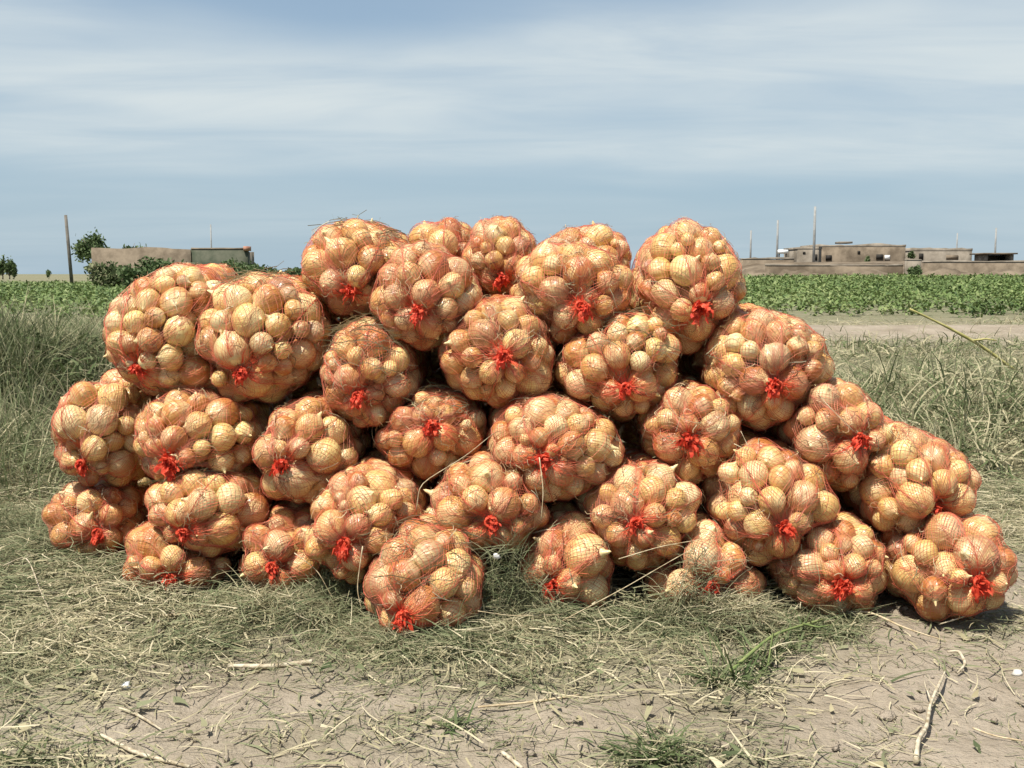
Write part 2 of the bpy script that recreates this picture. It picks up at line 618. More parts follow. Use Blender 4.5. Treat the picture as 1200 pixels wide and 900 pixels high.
# ------------------------------------------------------------------ onion sacks
# photo box of the end of each sack (x0,x1,y0,y1), depth of its widest section, knot pixel, label
SACKS = [
    # bottom row, standing on the ground, counted from the end nearest the ruined house
    ((55, 165, 562, 655), 3.40, (120, 625), "net sack of onions, bottom row, first from the ruined house end"),
    ((140, 272, 612, 698), 3.16, (203, 676), "net sack of onions, bottom row, second from the ruined house end"),
    ((278, 388, 600, 702), 3.12, (318, 663), "net sack of onions, bottom row, third from the ruined house end"),
    ((424, 570, 622, 745), 2.80, (470, 722), "net sack of onions, bottom row, fourth from the ruined house end, furthest forward"),
    ((614, 722, 606, 720), 2.97, (643, 688), "net sack of onions, bottom row, fourth from the village end"),
    ((755, 898, 612, 722), 2.97, (832, 686), "net sack of onions, bottom row, third from the village end, behind hay"),
    ((903, 1042, 606, 720), 2.98, (985, 683), "net sack of onions, bottom row, second from the village end"),
    ((1050, 1184, 596, 728), 2.90, (1136, 676), "net sack of onions, bottom row, last at the village end"),
    # second row
    ((172, 312, 545, 650), 3.18, (217, 622), "net sack of onions, second row up, first from the ruined house end"),
    ((352, 496, 552, 682), 2.98, (407, 634), "net sack of onions, second row up, second from the ruined house end"),
    ((503, 642, 536, 648), 3.00, (577, 610), "net sack of onions, second row up, third from the ruined house end"),
    ((683, 822, 538, 668), 3.02, (738, 608), "net sack of onions, second row up, third from the village end"),
    ((828, 976, 518, 662), 3.02, (913, 617), "net sack of onions, second row up, second from the village end"),
    ((1010, 1138, 500, 640), 3.02, (1093, 600), "net sack of onions, second row up, last at the village end"),
    # third row
    ((66, 172, 438, 578), 3.42, (97, 550), "net sack of onions, third row up, first from the ruined house end"),
    ((160, 302, 450, 580), 3.27, (205, 540), "net sack of onions, third row up, second from the ruined house end"),
    ((298, 418, 468, 594), 3.18, (333, 543), "net sack of onions, third row up, third from the ruined house end"),
    ((438, 572, 456, 562), 3.20, (507, 494), "net sack of onions, third row up, fourth from the ruined house end, in shade"),
    ((568, 728, 464, 588), 3.08, (632, 535), "widest net sack of onions, third row up, middle of the pile"),
    ((748, 870, 450, 564), 3.12, (805, 516), "net sack of onions, third row up, second from the village end"),
    ((918, 1042, 443, 578), 3.10, (1005, 512), "net sack of onions, third row up, last at the village end"),
    # fourth row
    ((374, 492, 376, 502), 3.22, (420, 465), "net sack of onions, fourth row up, straw lying on its top"),
    ((518, 652, 346, 482), 3.20, (592, 415), "net sack of onions, fourth row up, between two higher sacks mid pile"),
    ((652, 802, 366, 492), 3.20, (732, 455), "net sack of onions, fourth row up, second from the village end"),
    ((823, 970, 362, 502), 3.18, (903, 450), "net sack of onions, fourth row up, last at the village end"),
    # fifth row
    ((132, 288, 306, 482), 3.42, (163, 437), "tall net sack of onions, upper row, last at the ruined house end"),
    ((228, 384, 320, 474), 3.34, (287, 437), "net sack of onions, upper row, second from the ruined house end"),
    ((436, 562, 282, 414), 3.26, (490, 368), "net sack of onions, upper row, mid pile with broad red knot"),
    ((603, 742, 280, 407), 3.28, (678, 360), "net sack of onions, upper row, beside the topmost village end sack"),
    ((741, 874, 260, 414), 3.30, (818, 365), "topmost net sack of onions at the village end, rounded top"),
    # back row on top
    ((350, 482, 257, 375), 3.45, (415, 345), "net sack of onions on the back top row with pink folded knot"),
    ((478, 560, 254, 345), 3.75, (520, 318), "net sack of onions on the back top row, behind the mid pile sack"),
    ((543, 634, 254, 352), 3.58, (590, 332), "net sack of onions on the back top row, in the dip mid pile"),
    ((638, 742, 261, 350), 3.80, (690, 330), "net sack of onions on the back top row, behind the broad topped sack"),
]
GROUP_SACK = "net sacks of onions stacked in the pile"


def make_onion_mesh(k):
    r = random.Random(100 + k)
    n = 18
    sq = r.uniform(0.88, 1.0)
    neck = r.uniform(0.0, 0.28) if k % 3 else r.uniform(0.3, 0.55)
    prof = [(0.0, -0.93 * sq), (0.14, -0.95 * sq)]
    for a in np.linspace(-72, 66, 10):
        ra = math.radians(a)
        prof.append((math.cos(ra), math.sin(ra) * sq))
    prof += [(0.25, 1.0 * sq), (0.12, 1.0 * sq + neck * 0.35), (0.075, 1.0 * sq + neck * 0.8), (0.0, 1.0 * sq + neck + 0.02)]
    rows = []
    ph = [r.uniform(0, 6.28) for _ in range(4)]
    for i, (q, z) in enumerate(prof):
        th = np.arange(n) * 2 * math.pi / n
        w = 1 + 0.02 * np.cos(2 * th + ph[0]) + 0.025 * np.cos(3 * th + ph[1] + z) + 0.012 * np.cos(5 * th + ph[2])
        lean = 0.12 * neck * max(0, z)
        rows.append(np.stack((q * w * np.cos(th) + lean, q * w * np.sin(th), np.full(n, z)), -1))
    V = np.stack(rows)
    K = len(prof)
    idx = np.arange(K * n).reshape(K, n)
    rr = np.roll(idx, -1, axis=1)
    Q = np.stack((idx[:-1], rr[:-1], rr[1:], idx[1:]), -1).reshape(-1, 4)
    me = mesh_np("onion", V.reshape(-1, 3), Q, True)
    me.materials.append(M['onion'])
    return me


ONION_MESHES = [make_onion_mesh(k) for k in range(9)]

# sack frames
frames = []
for bi, (bb, Y, knot, label) in enumerate(SACKS):
    x0, x1, y0, y1 = bb
    c = at((x0 + x1) / 2, (y0 + y1) / 2, Y)
    rx = (at(x1, (y0 + y1) / 2, Y)[0] - at(x0, (y0 + y1) / 2, Y)[0]) / 2
    rz = (at(x0, y0, Y)[2] - at(x0, y1, Y)[2]) / 2
    yaw = random.uniform(-0.09, 0.09) - 0.03 * (c[0] / 1.4)
    pit = random.uniform(-0.03, 0.03)
    a = np.array((math.sin(yaw) * math.cos(pit), math.cos(yaw) * math.cos(pit), math.sin(pit)))
    u = np.cross(a, (0, 0, 1.0))
    u /= np.linalg.norm(u)
    w = np.cross(u, a)
    L = random.uniform(0.44, 0.54)
    R = (rx + rz) / 2
    kp = at(knot[0], knot[1], Y - 0.1)
    ko = np.array(((kp - c) @ u, (kp - c) @ w))
    rx, rz = rx * 0.945, rz * 0.945
    frames.append(dict(lob=RNG.uniform(0, 6.283, 2), lam=RNG.uniform(0.03, 0.085, 2), c=c, a=a, u=u, w=w, rx=rx, rz=rz, L=L, R=R, cap=0.95 * R, ko=ko, label=label, Y=Y))

for zi, (zc, xsb) in enumerate(((0.165, (-1.2, -0.5, 0.2, 0.9)), (0.47, (-0.95, -0.1, 0.72)), (0.76, (-0.85, -0.18, 0.47)))):  # unseen crosswise sacks, added so no daylight shows through the pile's gaps
    for xb in xsb:
        a = np.array((1.0, random.uniform(-0.08, 0.08), 0.0))
        a /= np.linalg.norm(a)
        u = np.array((a[1], -a[0], 0.0))
        frames.append(dict(lob=RNG.uniform(0, 6.283, 2), lam=RNG.uniform(0.03, 0.06, 2), c=np.array((xb - 0.24, 4.02 - 0.05 * zi + 0.10 * (xb < -0.9), zc)), a=a, u=u, w=np.array((0, 0, 1.0)), rx=0.165, rz=0.165,
                           L=0.46, R=0.165, cap=0.125, ko=np.array((0.0, 0.0)), Y=4.0, label=None))


def local(f, P):
    d = P - f['c']
    return np.stack((d @ f['u'], d @ f['a'], d @ f['w']), -1)


def world_of(f, Lp):
    return f['c'] + Lp[..., 0:1] * f['u'] + Lp[..., 1:2] * f['a'] + Lp[..., 2:3] * f['w']


# fill each sack with onions, then relax all of them together
pos, rad, own = [], [], []
for i, f in enumerate(frames):
    vol = math.pi * f['rx'] * f['rz'] * (f['L'] + 1.0 * f['cap'])
    fill = 0.0
    small = random.choice((0.9, 1.0, 1.0, 1.08))
    while fill < 0.68 * vol:
        r = float(np.clip(RNG.normal(0.0375, 0.0098), 0.018, 0.058)) * small
        fill += 4.19 * r ** 3
        th = RNG.uniform(0, 6.283)
        q = math.sqrt(RNG.uniform(0, 1)) * 0.85
        lp = np.array((q * f['rx'] * math.cos(th), RNG.uniform(-f['cap'] * 0.7, f['L'] + f['cap'] * 0.4), q * f['rz'] * math.sin(th)))
        pos.append(world_of(f, lp[None])[0])
        rad.append(r)
        own.append(i)
pos = np.array(pos)
rad = np.array(rad)
own = np.array(own)
NO = len(pos)
for it in range(70):
    if it % 8 == 0:
        ii, jj = [], []
        for s in range(0, NO, 400):
            d = pos[s:s + 400, None] - pos[None]
            d2 = np.einsum('ijk,ijk->ij', d, d)
            lim = rad[s:s + 400, None] + rad[None] + 0.03
            a_, b_ = np.nonzero(d2 < lim * lim)
            a_ = a_ + s
            k = a_ < b_
            ii.append(a_[k])
            jj.append(b_[k])
        ii = np.concatenate(ii)
        jj = np.concatenate(jj)
    d = pos[ii] - pos[jj]
    dist = np.linalg.norm(d, axis=1) + 1e-6
    gap = np.where(own[ii] == own[jj], 0.0, 0.012)
    ov = rad[ii] + rad[jj] + gap - dist
    k = ov > 0
    push = d[k] / dist[k, None] * (ov[k, None] * 0.33)
    np.add.at(pos, ii[k], push)
    np.add.at(pos, jj[k], -push)
    for i, f in enumerate(frames):
        m = own == i
        lp = local(f, pos[m])
        r = rad[m]
        # containment: ellipse section, capped ends
        yb = np.where(lp[:, 1] < 0, lp[:, 1] / f['cap'], np.where(lp[:, 1] > f['L'], (lp[:, 1] - f['L']) / (0.6 * f['cap']), 0.0))
        ex = lp[:, 0] / (f['rx'])
        ez = lp[:, 2] / (f['rz'])
        ang = np.arctan2(ez, ex)
        wob = 1 + f['lam'][0] * np.cos(2 * ang + f['lob'][0]) + f['lam'][1] * np.cos(3 * ang + f['lob'][1])
        q = np.sqrt((ex ** 2 + ez ** 2) / wob ** 2 + yb ** 2) + 1e-6
        lim = 1.02 - 0.95 * r / f['R']
        s = np.where(q > lim, 1 - 0.6 * (1 - lim / q), 1.0)
        lp[:, 0] *= s
        lp[:, 2] *= s
        out_f = lp[:, 1] < 0
        out_b = lp[:, 1] > f['L']
        lp[:, 1] = np.where(out_f, lp[:, 1] * s, np.where(out_b, f['L'] + (lp[:, 1] - f['L']) * s, lp[:, 1]))
        # room for the gathered mouth
        kp = np.array((f['ko'][0], -f['cap'] * 0.95, f['ko'][1]))
        dk = lp - kp
        dd = np.linalg.norm(dk, axis=1) + 1e-6
        need = r + 0.024 - dd
        lp += np.where(need[:, None] > 0, dk / dd[:, None] * need[:, None] * 0.6, 0)
        pw = world_of(f, lp)
        pw[:, 2] = np.maximum(pw[:, 2], terrain(pw[:, 0], pw[:, 1]) + r * 0.95)
        pos[m] = pw

# nets, knots, onions
NTH, NTT = 100, 70


def net_for(f, lp, r):
    tt = np.linspace(0, 1, NTT)
    th = np.arange(NTH) * 2 * math.pi / NTH
    ph = RNG.uniform(0, 6.283, 4)
    th = th + 0.085 * np.sin(5 * th + ph[0]) + 0.05 * np.sin(9 * th + ph[1]) + 0.025 * np.sin(17 * th + ph[2])
    cap, L, R = f['cap'], f['L'], f['R']
    tc, tb = 0.30, 0.88
    rho = np.where(tt < tc, np.sin(np.clip(tt / tc, 0, 1) * math.pi / 2), np.where(tt < tb, 1.0, np.cos(np.clip((tt - tb) / (1 - tb), 0, 1) * math.pi / 2) * 0.995 + 0.005))
    yy = np.where(tt < tc, -cap * np.cos(np.clip(tt / tc, 0, 1) * math.pi / 2), np.where(tt < tb, (tt - tc) / (tb - tc) * L, L + 0.6 * cap * np.sin(np.clip((tt - tb) / (1 - tb), 0, 1) * math.pi / 2)))
    kshift = (1 - sm(0, 1, tt / tc)) ** 1.0
    X = rho[:, None] * f['rx'] * np.cos(th)[None] + (f['ko'][0] * kshift)[:, None]
    Z = rho[:, None] * f['rz'] * np.sin(th)[None] + (f['ko'][1] * kshift)[:, None]
    Yv = np.broadcast_to(yy[:, None], X.shape)
    Pn = np.stack((X, Yv, Z), -1)
    qy = np.clip(Yv, 0.55 * cap, L - 0.2 * cap)
    q = np.stack((X * 0.0, qy, Z * 0.0), -1)
    N = Pn - q
    dl = np.linalg.norm(N, axis=-1)
    N = N / dl[..., None]
    fp = q.reshape(-1, 3)
    fn = N.reshape(-1, 3)
    best = np.full(len(fp), -1.0)
    for s in range(0, len(lp), 24):
        sc = lp[s:s + 24]
        v = sc[None] - fp[:, None]
        al = np.einsum('ijk,ik->ij', v, fn)
        pd = np.einsum('ijk,ijk->ij', v, v) - al * al
        rr = (r[s:s + 24] * 1.0) ** 2
        hit = pd < rr[None]
        hgt = np.where(hit, al + np.sqrt(np.maximum(rr[None] - pd, 0)), -1.0)
        best = np.maximum(best, hgt.max(1))
    raw = best.reshape(X.shape)
    h = np.where(raw < 0.02, dl * 0.72, raw)
    h0 = h.copy()
    for _ in range(12):
        av = (np.roll(h, 1, 1) + np.roll(h, -1, 1)) * 0.25
        up = np.vstack((h[1:], h[-1:]))
        dn = np.vstack((h[:1], h[:-1]))
        av = av + (up + dn) * 0.25
        h = np.maximum(h0, av)
    # gather at the mouth
    k = (1 - sm(0.0, 0.055, tt))[:, None]
    hm = np.median(h[2:6])
    h = h * (1 - k) + hm * 0.97 * k
    S = q + N * (h + 0.0025)[..., None]
    mouth = S[0].mean(0)
    S = np.where((tt < 0.018)[:, None, None], mouth + (S - mouth) * 0.5, S)
    return S, N, tt, mouth


ALL_NET = []       # (world surface, world normals) for straw that lies on the pile


def make_tie_mesh(seed):
    """wound cord collar plus crumpled ends, local: -Y points out of the sack"""
    r = random.Random(seed)
    rg = np.random.default_rng(seed)
    parts = []
    # cord wound three times round the gathered neck
    turns = 3.2
    tt = np.linspace(0, 1, 40)
    an = tt * turns * 2 * math.pi
    rr = 0.0125 + 0.002 * np.sin(an * 1.7)
    path = np.stack((rr * np.cos(an), -0.004 - 0.012 * tt, rr * np.sin(an)), -1)
    parts.append(tube(path, np.full(40, 0.0034), 5, False))
    return join(parts)


def make_tuft_mesh(seed):
    """crumpled gathered net end: lobed fan of folded strips, uneven, hanging a little"""
    rg = np.random.default_rng(seed)
    S, K = 70, 6
    lobe = rg.uniform(0, 6.283, 4)
    az = lobe[rg.integers(0, 4, S)] + rg.normal(0, 0.45, S)
    big = rg.uniform(0.6, 1.45)
    ln = rg.uniform(0.008, 0.030, S) * big
    flare = rg.uniform(0.15, 1.35, S)
    t = np.linspace(0, 1, K)[None]
    rad_ = 0.004 + ln[:, None] * np.sin(flare)[:, None] * np.sin(t * 1.5)
    yy = -0.006 - ln[:, None] * np.cos(flare)[:, None] * np.sin(t * 1.9)
    droop = rg.uniform(0.0, 0.024, S)
    P = np.stack((rad_ * np.cos(az)[:, None], yy, rad_ * np.sin(az)[:, None] - droop[:, None] * t ** 2), -1)
    P = P + rg.normal(0, 0.0022, (S, K, 3)) * (0.3 + t[..., None])
    wv = np.stack((-np.sin(az), 0 * az, np.cos(az)), -1)
    wid = rg.uniform(0.0018, 0.0062, S)[:, None, None] * (0.6 + 0.7 * np.sin(t * 2.6 + 0.3))[..., None]
    W = wv[:, None] + np.cumsum(rg.normal(0, 0.28, (S, K, 3)), 1)
    W = W / np.linalg.norm(W, axis=-1, keepdims=True) * wid
    V, Q, _ = strips(P, W)
    return V, Q


onion_count = 0
for i, f in enumerate(frames):
    m = own == i
    lp = local(f, pos[m])
    r = rad[m]
    pw = pos[m]
    base = np.array((f['c'][0], f['c'][1] + 0.2, min(pw[:, 2] - r)))
    root = empty("onion_sack", tuple(base))
    if f['label']:
        tag(root, f['label'], "onion sack", GROUP_SACK)
    else:
        tag(root, "unseen net sack of onions added crosswise to darken the gaps in the pile", "onion sack", "unseen sacks added crosswise to block light behind the pile front")
    S, N, tt, mouth = net_for(f, lp, r)
    # ---- net strands: two diagonal families
    I = np.arange(NTT)
    fam = []
    rg = np.random.default_rng(500 + i)
    for sgn in (1, -1):
        J = (np.arange(NTH)[:, None] + sgn * (I[None] // 1)) % NTH
        P = S[I[None], J]
        NN = N[I[None], J]
        T = np.gradient(P, axis=1)
        T /= np.linalg.norm(T, axis=-1, keepdims=True) + 1e-9
        side = np.cross(T, NN)
        side /= np.linalg.norm(side, axis=-1, keepdims=True) + 1e-9
        roll = rg.uniform(-1.0, 1.0, (NTH, 1, 1))
        Wv = side * np.cos(roll) + NN * np.sin(roll)
        hw = 0.00050 * rg.uniform(0.75, 1.35, (NTH, 1, 1)) * (1 + 0.25 * rg.uniform(-1, 1, (NTH, NTT, 1)))
        P = P + rg.normal(0, 0.0005, P.shape) + NN * 0.0012 * np.sin(I * math.pi)[None, :, None]
        tint = np.broadcast_to((1 - sm(0.02, 0.10, tt))[None], (NTH, NTT))
        Pw = world_of(f, P.reshape(-1, 3)).reshape(P.shape)
        Ww = (Wv[..., 0:1] * f['u'] + Wv[..., 1:2] * f['a'] + Wv[..., 2:3] * f['w']) * hw
        if not f['label']:       # unseen sacks added to block light: coarser net
            Pw, Ww, tint = Pw[::2, ::2], Ww[::2, ::2], tint[::2, ::2]
        V, Q, t_ = strips(Pw, Ww, tint)
        fam.append((V, Q, t_))
    V = np.vstack((fam[0][0], fam[1][0]))
    Q = np.vstack((fam[0][1], fam[1][1] + len(fam[0][0])))
    net = link("net", mesh_np("net", V - base, Q, False, {"tint": np.concatenate((fam[0][2], fam[1][2]))}), M['net'], root)
    Sw = world_of(f, S.reshape(-1, 3)).reshape(S.shape)
    Nw = N[..., 0:1] * f['u'] + N[..., 1:2] * f['a'] + N[..., 2:3] * f['w']
    ALL_NET.append((Sw, Nw))
    # ---- knot
    mw = world_of(f, mouth[None])[0] - f['a'] * 0.004
    rot = Matrix((tuple(f['u']), tuple(f['a']), tuple(f['w']))).transposed().to_4x4()
    sc = random.uniform(0.9, 1.2)
    tie = link("tie", mesh_np("tie", *make_tie_mesh(i)), M['tie'], root)
    tie.matrix_local = Matrix.Translation(Vector(mw - base)) @ rot @ Matrix.Rotation(random.uniform(-0.3, 0.3), 4, 'Y') @ Matrix.Diagonal((sc, sc, sc, 1))
    tuft = link("tuft", mesh_np("tuft", *make_tuft_mesh(i)), M['tie'], tie)
    # ---- onions: those near the outside of the sack
    yb = np.where(lp[:, 1] < 0, lp[:, 1] / f['cap'], np.where(lp[:, 1] > f['L'], (lp[:, 1] - f['L']) / (0.6 * f['cap']), 0.0))
    qq = np.sqrt((lp[:, 0] / f['rx']) ** 2 + (lp[:, 2] / f['rz']) ** 2 + yb ** 2)
    for k in range(len(r)):
        if qq[k] < 0.5 and lp[k, 1] > 0.02:
            continue
        o = bpy.data.objects.new("onion", random.choice(ONION_MESHES))
        COL.objects.link(o)
        o.parent = root
        o.location = Vector(pw[k] - base)
        o.rotation_euler = (random.uniform(0, 6.28), random.uniform(0, 6.28), random.uniform(0, 6.28))
        s = float(r[k]) * 1.0
        o.scale = (s, s, s)
        onion_count += 1
print("onions", onion_count, "of", NO)

# ------------------------------------------------------------------ dry grass, hay, straw
def blades(n_pts, x, y, z, rng, ln, wd, pitch, K=4, curl=0.6, azim=None, sag=0.0, face_up=0.6):
    """bent ribbons starting at (x,y,z)"""
    S = len(x)
    az = rng.uniform(0, 6.283, S) if azim is None else azim
    t = np.linspace(0, 1, K)[None]
    bend = rng.normal(0, curl, S)[:, None]
    a = az[:, None] + bend * t
    stepl = (ln / (K - 1))[:, None]
    pt = pitch[:, None] - (rng.uniform(0.1, 0.8, S) * sag)[:, None] * t * 2
    dx = np.cos(a) * np.cos(pt) * stepl
    dy = np.sin(a) * np.cos(pt) * stepl
    dz = np.sin(pt) * stepl
    P = np.stack((np.cumsum(dx, 1) - dx[:, :1], np.cumsum(dy, 1) - dy[:, :1], np.cumsum(dz, 1) - dz[:, :1]), -1)
    P = P + np.stack((x, y, z), -1)[:, None]
    sx = np.stack((-np.sin(az), np.cos(az), 0 * az), -1)
    up = np.stack((0 * az, 0 * az, 1 + 0 * az), -1)
    ro = rng.uniform(-1, 1, S)[:, None] * (1.57 * (1 - face_up))
    wv = sx * np.cos(ro) + up * np.sin(ro)
    taper = (1 - 0.85 * t ** 2)[..., None]
    W = wv[:, None] * (wd / 2)[:, None, None] * taper
    return P, W


def stuff_mesh(name, lst, mat, label, cat, kind="stuff", base=None):
    Vs, Qs, Ts, o = [], [], [], 0
    for P, W, tint in lst:
        V, Q, t_ = strips(P, W, tint)
        Vs.append(V)
        Qs.append(Q + o)
        Ts.append(t_)
        o += len(V)
    V = np.vstack(Vs)
    if base is not None:
        V = V - np.asarray(base)
    ob = link(name, mesh_np(name, V, np.vstack(Qs), False, {"tint": np.clip(np.concatenate(Ts), 0, 1)}), mat)
    if base is not None:
        ob.location = base
    tag(ob, label, cat, kind=kind)
    return ob


rg = np.random.default_rng(31)
hay = []
# foreground litter
n = 135000
x = rg.uniform(-2.7, 2.7, n)
y = rg.uniform(1.75, 4.6, n)
keep = (rg.uniform(0, 1, n) < hay_cover(x, y) ** 1.3 * 1.0 + 0.02) & ~((y > 3.45) & (np.abs(x) < 1.35))
x, y = x[keep], y[keep]
cov_ = hay_cover(x, y)
dirf = fbm(x * 3, y * 3, 17.0, 2) * 14
lift = np.abs(rg.normal(0, 0.016, len(x))) * (0.15 + 2.2 * cov_ ** 1.5)
P, W = blades(0, x, y, terrain(x, y) + 0.002 + lift, rg, rg.uniform(0.03, 0.12, len(x)), rg.uniform(0.0016, 0.0042, len(x)),
              rg.normal(0.06, 0.16, len(x)), 4, 1.0, dirf + rg.normal(0, 1.0, len(x)), 0.15)
tint = np.clip(rg.normal(0.56, 0.25, len(x)) + 1.0 * (fbm(x * 2.6, y * 2.6, 40.0, 3) - 0.5), 0, 1)
hay.append((P, W, tint))
# chaff: short bits on the bare soil
n = 26000
x = rg.uniform(-2.4, 2.4, n)
y = rg.uniform(1.75, 3.6, n)
k = fbm(x * 4, y * 4, 60.0, 3) > rg.uniform(0.35, 0.75, n)
x, y = x[k], y[k]
P, W = blades(0, x, y, terrain(x, y) + 0.003, rg, rg.uniform(0.01, 0.05, len(x)), rg.uniform(0.001, 0.003, len(x)), rg.normal(0.03, 0.08, len(x)), 3, 0.5)
hay.append((P, W, rg.uniform(0.05, 0.95, len(x)) ** 1.2))
# hay ridge pushed up against the foot of the pile
n = 26000
ppx = rg.uniform(20, 1010, n)
foot = np.interp(ppx, [0, 60, 160, 250, 330, 420, 500, 570, 620, 720, 830, 900, 1000, 1010], [640, 662, 692, 705, 712, 735, 756, 748, 728, 728, 732, 730, 728, 728])
ppy = foot + rg.normal(6, 9, n)
gg = np.array([ground_at(a1, b1) for a1, b1 in zip(ppx, ppy)])
x, y = gg[:, 0], gg[:, 1]
hh = vnoise(ppx / 38.0, ppx * 0, 14.0)
k = hh > rg.uniform(0.05, 0.8, n)
x, y, hh = x[k], y[k], hh[k]
P, W = blades(0, x, y, terrain(x, y) + rg.uniform(0, 1, len(x)) ** 1.5 * (0.015 + 0.075 * hh ** 2), rg, rg.uniform(0.04, 0.13, len(x)), rg.uniform(0.0014, 0.0036, len(x)), rg.normal(0.18, 0.3, len(x)), 5, 1.3, None, 0.5, 0.4)
hay.append((P, W, np.clip(rg.normal(0.47, 0.24, len(x)) + 0.7 * (vnoise(x * 5, y * 5, 4.0) - 0.5), 0, 1)))
# coarser broken stems and dead leaf bits
n = 9000
x = rg.uniform(-2.6, 2.6, n)
y = rg.uniform(1.75, 4.4, n)
k = rg.uniform(0, 1, n) < hay_cover(x, y) * 0.75 + 0.06
x, y = x[k], y[k]
P, W = blades(0, x, y, terrain(x, y) + 0.004 + np.abs(rg.normal(0, 0.012, len(x))), rg, rg.uniform(0.04, 0.2, len(x)), rg.uniform(0.0025, 0.006, len(x)), rg.normal(0.04, 0.1, len(x)), 5, 0.7, None, 0.1)
hay.append((P, W, np.clip(rg.normal(0.72, 0.25, len(x)), 0, 1)))
n = 5000
x = rg.uniform(-2.6, 2.6, n)
y = rg.uniform(1.75, 4.4, n)
k = rg.uniform(0, 1, n) < hay_cover(x, y) * 0.8 + 0.05
x, y = x[k], y[k]
P, W = blades(0, x, y, terrain(x, y) + 0.004 + np.abs(rg.normal(0, 0.01, len(x))), rg, rg.uniform(0.02, 0.05, len(x)), rg.uniform(0.007, 0.018, len(x)), rg.normal(0.15, 0.25, len(x)), 4, 0.8, None, 0.3)
hay.append((P, W, np.clip(rg.normal(0.5, 0.3, len(x)), 0, 1)))
# middle ground both sides and behind the pile
n = 150000
y = 4.2 * (21.5 / 4.2) ** (rg.uniform(0, 1, n) ** 1.15)
x = rg.uniform(-0.62, 0.62, n) * y
keep = rg.uniform(0, 1, n) < (0.02 + hay_cover(x, y) * 0.95) * np.where(np.abs(x / y - 0.02) < 0.2, 0.4, 1.0)
x, y = x[keep], y[keep]
sc = 0.55 + y * 0.085
P, W = blades(0, x, y, terrain(x, y) + np.abs(rg.normal(0, 0.02, len(x))), rg, rg.uniform(0.06, 0.2, len(x)) * sc, rg.uniform(0.002, 0.0045, len(x)) * sc,
              rg.normal(0.22, 0.3, len(x)), 3, 1.3, None, 0.6)
tint = np.clip(rg.normal(0.60, 0.2, len(x)) + 1.3 * (fbm(x * 0.9, y * 0.7, 44.0, 3) - 0.5), 0, 1)
hay.append((P, W, tint))
stuff_mesh("dry_hay", hay, M['hay'], "greyish green dry hay and cut grass littered over the soil", "hay")

# tall weeds on the bank beside the pile
wd = []
n = 46000
x = rg.normal(-2.7, 0.75, n)
y = rg.normal(5.4, 0.85, n)
k = (np.abs(x + 3.0) < 2.4) & (y > 3.9 - 0.5 * (x + 1.6)) & (x < -1.05 - 0.11 * y) & (vnoise(x * 1.8, y * 1.8, 70.0) > rg.uniform(0.1, 0.75, n))
x, y = x[k], y[k]
hs = 0.35 + 1.1 * vnoise(x * 1.4, y * 1.4, 77.0)
P, W = blades(0, x, y, terrain(x, y) - 0.01, rg, rg.uniform(0.14, 0.52, len(x)) * hs, rg.uniform(0.003, 0.008, len(x)), rg.normal(1.0, 0.35, len(x)), 5, 0.8, None, 0.9, 0.3)
wd.append((P, W, np.clip(rg.normal(0.64, 0.22, len(x)) + 0.9 * (vnoise(x * 1.1, y * 1.1, 5.0) - 0.5), 0, 1)))
n = 16000
x = rg.normal(-2.7, 0.8, n)
y = rg.normal(5.6, 0.9, n)
k = (y > 4.4) & (x < -1.7) & (vnoise(x * 2.3, y * 2.3, 90.0) > 0.45)
x, y = x[k], y[k]
P, W = blades(0, x, y, terrain(x, y) + rg.uniform(0, 0.18, len(x)), rg, rg.uniform(0.05, 0.12, len(x)), rg.uniform(0.008, 0.018, len(x)), rg.normal(0.5, 0.5, len(x)), 4, 0.6, None, 0.8, 0.5)
wd.append((P, W, np.clip(rg.normal(0.38, 0.2, len(x)), 0, 1)))
n = 5000
x = rg.normal(-2.45, 0.5, n)
y = rg.normal(5.5, 0.6, n)
k = (y > 4.5) & (x < -1.72) & (vnoise(x * 2.6, y * 2.6, 19.0) > 0.4)
x, y = x[k], y[k]
P, W = blades(0, x, y, terrain(x, y), rg, rg.uniform(0.2, 0.45, len(x)), rg.uniform(0.004, 0.009, len(x)), rg.normal(1.25, 0.2, len(x)), 6, 0.7, None, 0.5, 0.3)
wd.append((P, W, np.clip(rg.normal(0.62, 0.2, len(x)), 0, 1)))
stuff_mesh("tall_weeds", wd, M['weed'], "tangled tall weeds on the low bank beside the pile", "weeds")

